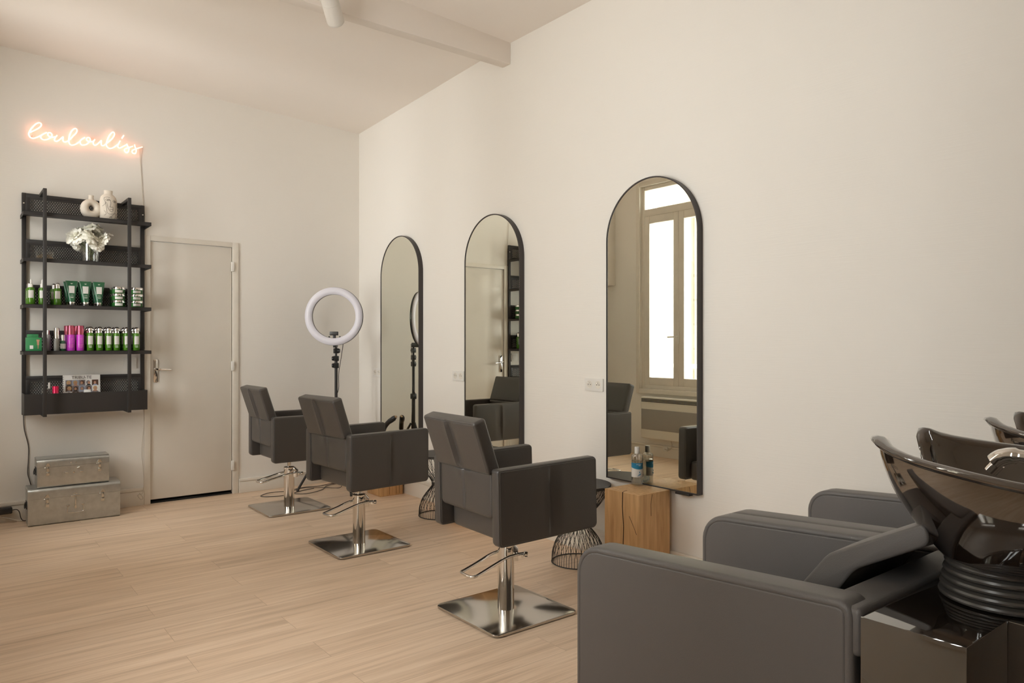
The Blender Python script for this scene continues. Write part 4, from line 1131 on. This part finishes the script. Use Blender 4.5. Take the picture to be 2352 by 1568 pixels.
trunk('larger galvanised trunk on the floor, bottom of the stack of two', .470, 1.026, 5.872, .235, 0, .252, math.radians(-1.5), True, True)
trunk('smaller galvanised trunk resting on top of the larger trunk', .523, .957, 5.885, .20, .2525, .197, math.radians(-1), False, False)

# ------------------------------------------------------------------ ceiling spotlight
vv = Vector((.6203+.7844*(763-1176)/1661.7, .7844-.6203*(763-1176)/1661.7, (790.5-21)/1661.7)).normalized()
Rr = vv.cross(Vector((0, 0, 1))).normalized(); Uu = Rr.cross(vv)
ax = (-.47*vv+.88*(math.cos(math.radians(17))*Uu-math.sin(math.radians(17))*Rr)).normalized()
ctr = Vector((0, 0, 1.24))+vv*4.55
LM = frame(ax.orthogonal().normalized(), ax.cross(ax.orthogonal().normalized()), ax, tuple(ctr))
r = thing('track_spotlight', 'white cylindrical spotlight hanging from the ceiling track at the top edge', 'lamp', tuple(ctr))
LM = Matrix.Translation(-ctr) @ LM
bm = nb(); lathe(bm, [(0, -.088), (.040, -.088), (.047, -.080), (.0485, -.070), (.0485, .034), (.0475, .035), (.0475, .0365), (.0485, .0375), (.0485, .088), (.0445, .088), (.0445, .080), (0, .080)], 48, LM); obj('lamp_housing', bm, M_whitem, r)
bm = nb()
for q in range(7): tube(bm, [(.006*(q+.6)*math.cos(2*PI*i/40), .006*(q+.6)*math.sin(2*PI*i/40), .0815) for i in range(40)], .0016, 5, True, M=LM)
lathe(bm, [(0, .0803), (.0445, .0803)], 40, LM, cap=False)
obj('baffle_ring', bm, mat('brown_baffle', (.10, .075, .06), .5), r)
bm = nb(); zc2 = ceil_z(ctr.x-.1, ctr.y)-ctr.z
pv = Vector((-.11, -.02, 0)); tube(bm, [LM @ Vector((0, 0, .0)), pv*.6+Vector((0, 0, .03)), pv+Vector((0, 0, .05)), pv+Vector((0, 0, zc2-.04))], .008, 8)
box(bm, (pv.x-.025, pv.y-.016, .02), (pv.x+.03, pv.y+.016, .05), .004)
obj('swivel_arm', bm, M_whitem, r)
bm = nb(); zt = zc2-.038
box(bm, (-1.1, -.018, zt), (.08, .018, zt+.03), .003); o = obj('ceiling_track', bm, M_whitem, None, loc=tuple(ctr+pv)); tag(o, 'white ceiling track above the spotlight', 'track')
bm = nb()
for dx in (-.9, -.2): tube(bm, [(dx, 0, zt+.028), (dx, 0, ceil_z(ctr.x+pv.x+dx, ctr.y)-ctr.z+.002)], .006, 8)
obj('track_clip', bm, M_whitem, o)

# ------------------------------------------------------------------ wash units
PITCH = .678; WW = .672; TA = .085
def wash_arm(name, x, parent, y0=.722, y1=1.535):
    """side panel from y0 (rear) to y1 (front); top slopes down to the front"""
    a = (y1-y0)/2; zt_r, zt_f = .717, .664; zb = .06
    zm = (zt_r+zt_f)/2; b = (zm-zb)/2
    # local x -> world +y, local y -> z, local z -> -x
    Mx = frame(Vector((0, 1, 0)), Vector((0, 0, 1)), Vector((1, 0, 0)), (x+TA/2, (y0+y1)/2, (zm+zb)/2))
    sl = (zt_f-zt_r)/(2*a)
    bm = nb(); bul = lambda u, w: .001*(1-(u/a)**2)*(1-(w/b)**2)
    slab(bm, a, b, TA, (.085, .035, .01, .01), .012, front=bul, back=bul, seam=.017, M=Mx, shear=sl)
    return obj(name, bm, M_leather2, parent)
def wash_unit(label, x0):
    r = thing('wash_unit', label, 'wash chair', (x0, 0, 0), 0, 'black backwash chairs')
    # parts are built around x0 = 0
    wash_arm('armrest', 0, r); wash_arm('armrest', WW-TA, r)
    cxm = WW/2
    bm = nb(); box(bm, (TA, .74, .0), (WW-TA, 1.50, .30), .01); obj('base', bm, M_leather2, r)
    bm = nb(); slab(bm, .25, .36, .14, .03, .02, M=Matrix.Translation((cxm, 1.16, .38))); obj('seat', bm, M_leather2, r)
    # reclined, kinked backrest: profile in y-z, extruded in x
    prof = [(1.11, .45), (1.02, .56), (.957, .648), (.894, .731), (.880, .745), (.668, .858), (.656, .812), (.812, .724), (.828, .708), (.871, .644), (.95, .52), (1.02, .43)]
    Mx = frame(Vector((0, 1, 0)), Vector((0, 0, 1)), Vector((1, 0, 0)), (.205, 0, 0))
    bm = nb()
    def fillet(Q, r_, k=4):
        out = []
        for i in range(len(Q)):
            p = Vector(Q[i]); a_ = Vector(Q[i-1])-p; b_ = Vector(Q[(i+1) % len(Q)])-p
            q_ = min(r_, a_.length*.45, b_.length*.45); p0 = p+a_.normalized()*q_; p1 = p+b_.normalized()*q_
            for j in range(k+1):
                t = j/k; out.append(tuple(p0*(1-t)**2+p*2*t*(1-t)+p1*t*t))
        return out
    P = fillet(prof, .03)
    k = 10; W2 = WW-.31
    rows = []
    pr2 = [Vector((p[0], p[1], 0)) for p in P]
    cen = Vector((sum(p.x for p in pr2)/len(pr2), sum(p.y for p in pr2)/len(pr2), 0))
    def inset(d):
        n = len(pr2); out = []
        for i in range(n):
            e1 = (pr2[i]-pr2[i-1]).normalized(); e2 = (pr2[(i+1) % n]-pr2[i]).normalized()
            n1 = Vector((-e1.y, e1.x, 0)); n2_ = Vector((-e2.y, e2.x, 0)); nn = (n1+n2_).normalized()
            out.append(pr2[i]+sgn*nn*d/max(.4, nn.dot(n1)))
        return out
    area = sum(pr2[i].x*pr2[(i+1) % len(pr2)].y-pr2[(i+1) % len(pr2)].x*pr2[i].y for i in range(len(pr2)))
    sgn = 1 if area > 0 else -1
    for zz, dd in ((0, .007), (.0008, .004), (.003, .0012), (.007, 0), (.010, .0012), (.013, 0), (W2*.3, -.003), (W2*.5, -.004), (W2*.7, -.003), (W2-.013, 0), (W2-.010, .0012), (W2-.007, 0), (W2-.003, .0012), (W2-.0008, .004), (W2, .007)):
        rows.append([bm.verts.new(Mx @ Vector((p.x, p.y, zz))) for p in inset(dd)])
    for Q, R2 in zip(rows, rows[1:]):
        for i in range(len(P)): bm.faces.new((Q[i], Q[(i+1) % len(P)], R2[(i+1) % len(P)], R2[i]))
    bm.faces.new(rows[0]); bm.faces.new(rows[-1])
    obj('backrest', bm, M_leather2, r, 40)
    bm = nb(); slab(bm, WW/2-.006, .045, .10, .012, .012, M=frame(Vector((1, 0, 0)), Vector((0, 1, 0)), Vector((0, 0, 1)), (cxm, .752, .655))); obj('rear_crossbar', bm, M_leather2, r)
    # glossy cabinet
    bm = nb(); box(bm, (0, .514, .0), (WW, .706, .694), .0022, 2)
    box(bm, (.205, .22, .0), (WW-.205, .5145, .694), .0022, 2); obj('cabinet', bm, M_lacq, r)
    # bellows
    bc = (cxm, .56); bm = nb(); pf = [(.10, .694)]
    for i in range(5):
        z = .696+.0165*i; R0 = .124-.003*i
        pf += [(R0-.010, z), (R0-.002, z+.003), (R0, z+.0075), (R0-.002, z+.012), (R0-.010, z+.0155)]
    pf += [(.112, .782), (.10, .79)]
    lathe(bm, pf, 56, Matrix.Translation((*bc, 0))); obj('bellows', bm, M_rubber, r)
    # bowl: rim curve in plan and height, swept down to the foot
    bm = nb(); n = 96; rings = []
    def rim(a):
        # a = 0 at the neck (+y), increasing to +x
        s = math.sin(a); c = math.cos(a); d_ = abs((a+PI) % (2*PI)-PI)
        K = [(0, 0., .715, .895), (.10, .045, .722, .905), (.22, .086, .748, .960), (.32, .108, .768, 1.015), (.42, .125, .770, 1.031), (.56, .158, .735, 1.016), (.75, .198, .665, 1.003), (1.0, .232, .57, .994), (1.35, .250, .45, .984), (1.8, .245, .31, .978), (2.3, .195, .19, .976), (2.75, .10, .125, .976), (PI, 0, .112, .976)]
        for (a0, x0_, y0_, z0_), (a1, x1_, y1_, z1_) in zip(K, K[1:]):
            if d_ <= a1+1e-9:
                i = K.index((a0, x0_, y0_, z0_)); t = (d_-a0)/(a1-a0)
                def cr(j):
                    p0 = K[i-1][j] if i > 0 else (-K[1][j] if j == 1 else K[1][j])
                    p3 = K[i+2][j] if i+2 < len(K) else (-K[-2][j] if j == 1 else K[-2][j])
                    p1, p2 = K[i][j], K[i+1][j]
                    return .5*(2*p1+(p2-p0)*t+(2*p0-5*p1+4*p2-p3)*t*t+(3*p1-p0-3*p2+p3)*t**3)
                return Vector((math.copysign(1, (a+PI) % (2*PI)-PI)*cr(1), cr(2), cr(3)))
    base = Vector((0, .555, .0))
    A_ = [2*PI*i/n for i in range(n)]
    RM_ = [rim(a) for a in A_]
    ctrp = Vector((0, .46, 0))
    # foot circle matching angles
    foot = []
    for p in RM_:
        dd = Vector((p.x, p.y-.50, 0)); dd.normalize(); foot.append(dd)
    tmp = []
    def outer(p, dd, s, sink=0.):
        # s 0 rim .. 1 foot
        f = Vector((dd.x*.118, .552+dd.y*.118, .775))
        e = s; w_ = 1-(1-e)**1.0
        h = (e**1.25)
        xy = Vector((p.x, p.y, 0)).lerp(Vector((f.x, f.y, 0)), .18*e+.82*e**1.7)
        return Vector((xy.x, xy.y, p.z+(f.z-p.z)*(.35*e+.65*e**.8)))
    prof_s = [0, .04, .1, .18, .27, .37, .48, .6, .72, .83, .92, 1.]
    def ringv(fn): return [bm.verts.new(fn(i)+Vector((cxm, 0, 0))) for i in range(n)]
    # lip: rolled, 14 mm
    def nrm_out(i):
        q = RM_[i]; t = RM_[(i+1) % n]-RM_[i-1]; t.z = 0; t.normalize(); o_ = Vector((t.y, -t.x, 0))
        return o_ if o_.dot(Vector((q.x, q.y-.46, 0))) > 0 else -o_
    NO = [nrm_out(i) for i in range(n)]
    R_ = []
    for s in reversed(prof_s[1:]): R_.append(ringv(lambda i, s=s: outer(RM_[i], foot[i], s)))
    for off_, dz in ((-.003, -.016), (.004, -.012), (.008, -.005), (.006, .002), (0, .005), (-.007, .003), (-.012, -.004), (-.014, -.014)):
        R_.append(ringv(lambda i, off_=off_, dz=dz: RM_[i]+NO[i]*off_*(1+.9*math.exp(-((min(A_[i], 2*PI-A_[i])-.42)/.28)**2))+Vector((0, 0, dz))))
    for s in prof_s[2:]:
        def inn(i, s=s):
            q = outer(RM_[i], foot[i], s*.97); c0 = Vector((0, .50, q.z)); v_ = q-c0
            return c0+v_*max(.05, 1-.022/max(.03, v_.length)-(0 if s < .95 else .3))+Vector((0, 0, .012*s))
        R_.append(ringv(inn))
    for Q, R2 in zip(R_, R_[1:]):
        for i in range(n): bm.faces.new((Q[i], Q[(i+1) % n], R2[(i+1) % n], R2[i]))
    bm.faces.new(R_[0]); bm.faces.new(R_[-1])
    obj('wash_bowl', bm, M_gloss, r, 75)
    # tap
    bm = nb(); tx = cxm
    tube(bm, spline([(tx, .30, .955), (tx, .36, .965), (tx, .44, .988), (tx, .50, 1.0), (tx, .54, 1.004), (tx, .565, .998), (tx, .58, .985)], 6), [.012]*6+[.0125]*6+[.013]*6+[.0145]*6+[.0175]*6+[.018]*6+[.016], 18)
    lathe(bm, [(0, 0), (.0135, 0), (.0135, .024), (0, .024)], 22, frame(Vector((1, 0, 0)), Vector((0, .8, .6)), Vector((0, .6, -.8)), (tx, .572, .984)))
    lathe(bm, [(.03, .965), (.03, .97), (.022, .975), (.020, 1.03), (.017, 1.04), (0, 1.042)], 26, Matrix.Translation((tx, .28, -.02)))
    tube(bm, [(tx, .28, 1.02), (tx, .25, 1.05), (tx, .19, 1.06)], [.01, .009, .006], 10)
    obj('tap', bm, M_chrome, r)
    bm = nb(); box(bm, (tx-.11, .105, .93), (tx+.11, .30, .952), .008); obj('tap_deck', bm, M_gloss, r)
    return r
w1 = wash_unit('nearest black wash chair with glossy basin, in the right foreground', 1.45)
dup(w1, (1.45+PITCH, 0, 0), 'second black wash chair, beside the right wall behind the nearest one')

# ------------------------------------------------------------------ light
w = bpy.data.worlds.new('World'); bpy.context.scene.world = w; w.use_nodes = True
bg = w.node_tree.nodes['Background']
bg.inputs[0].default_value = (1., .985, .95, 1); bg.inputs[1].default_value = 6.8
for k, (y0, y1, z0, z1) in enumerate(WIN):
    l = bpy.data.lights.new('window_portal', 'AREA'); l.shape = 'RECTANGLE'; l.size = z1-z0; l.size_y = y1-y0
    l.cycles.is_portal = True
    o = bpy.data.objects.new('window_portal', l); C.objects.link(o); o.location = (LW-.32, (y0+y1)/2, (z0+z1)/2)
    o.rotation_euler = (0, -PI/2, 0)

# ------------------------------------------------------------------ camera
cam = bpy.data.cameras.new('camera'); co = bpy.data.objects.new('camera', cam); C.objects.link(co)
cam.sensor_width = 36; cam.sensor_fit = 'HORIZONTAL'; cam.lens = 36*1661.745/2352
cam.shift_y = 6.5/2352; cam.clip_start = .02
co.location = (0, 0, 1.24); co.rotation_euler = (PI/2, 0, -math.radians(38.336))
sc = bpy.context.scene; sc.camera = co
sc.view_settings.view_transform = 'Standard'; sc.view_settings.look = 'None'; sc.view_settings.gamma = 1
sc.view_settings.use_curve_mapping = False; sc.view_settings.exposure = 1.25
sc.cycles.use_denoising = True
sc.cycles.max_bounces = 14; sc.cycles.diffuse_bounces = 8; sc.cycles.glossy_bounces = 6; sc.cycles.transparent_max_bounces = 24
sc.cycles.sample_clamp_indirect = 8
sc.cycles.caustics_reflective = False; sc.cycles.caustics_refractive = False
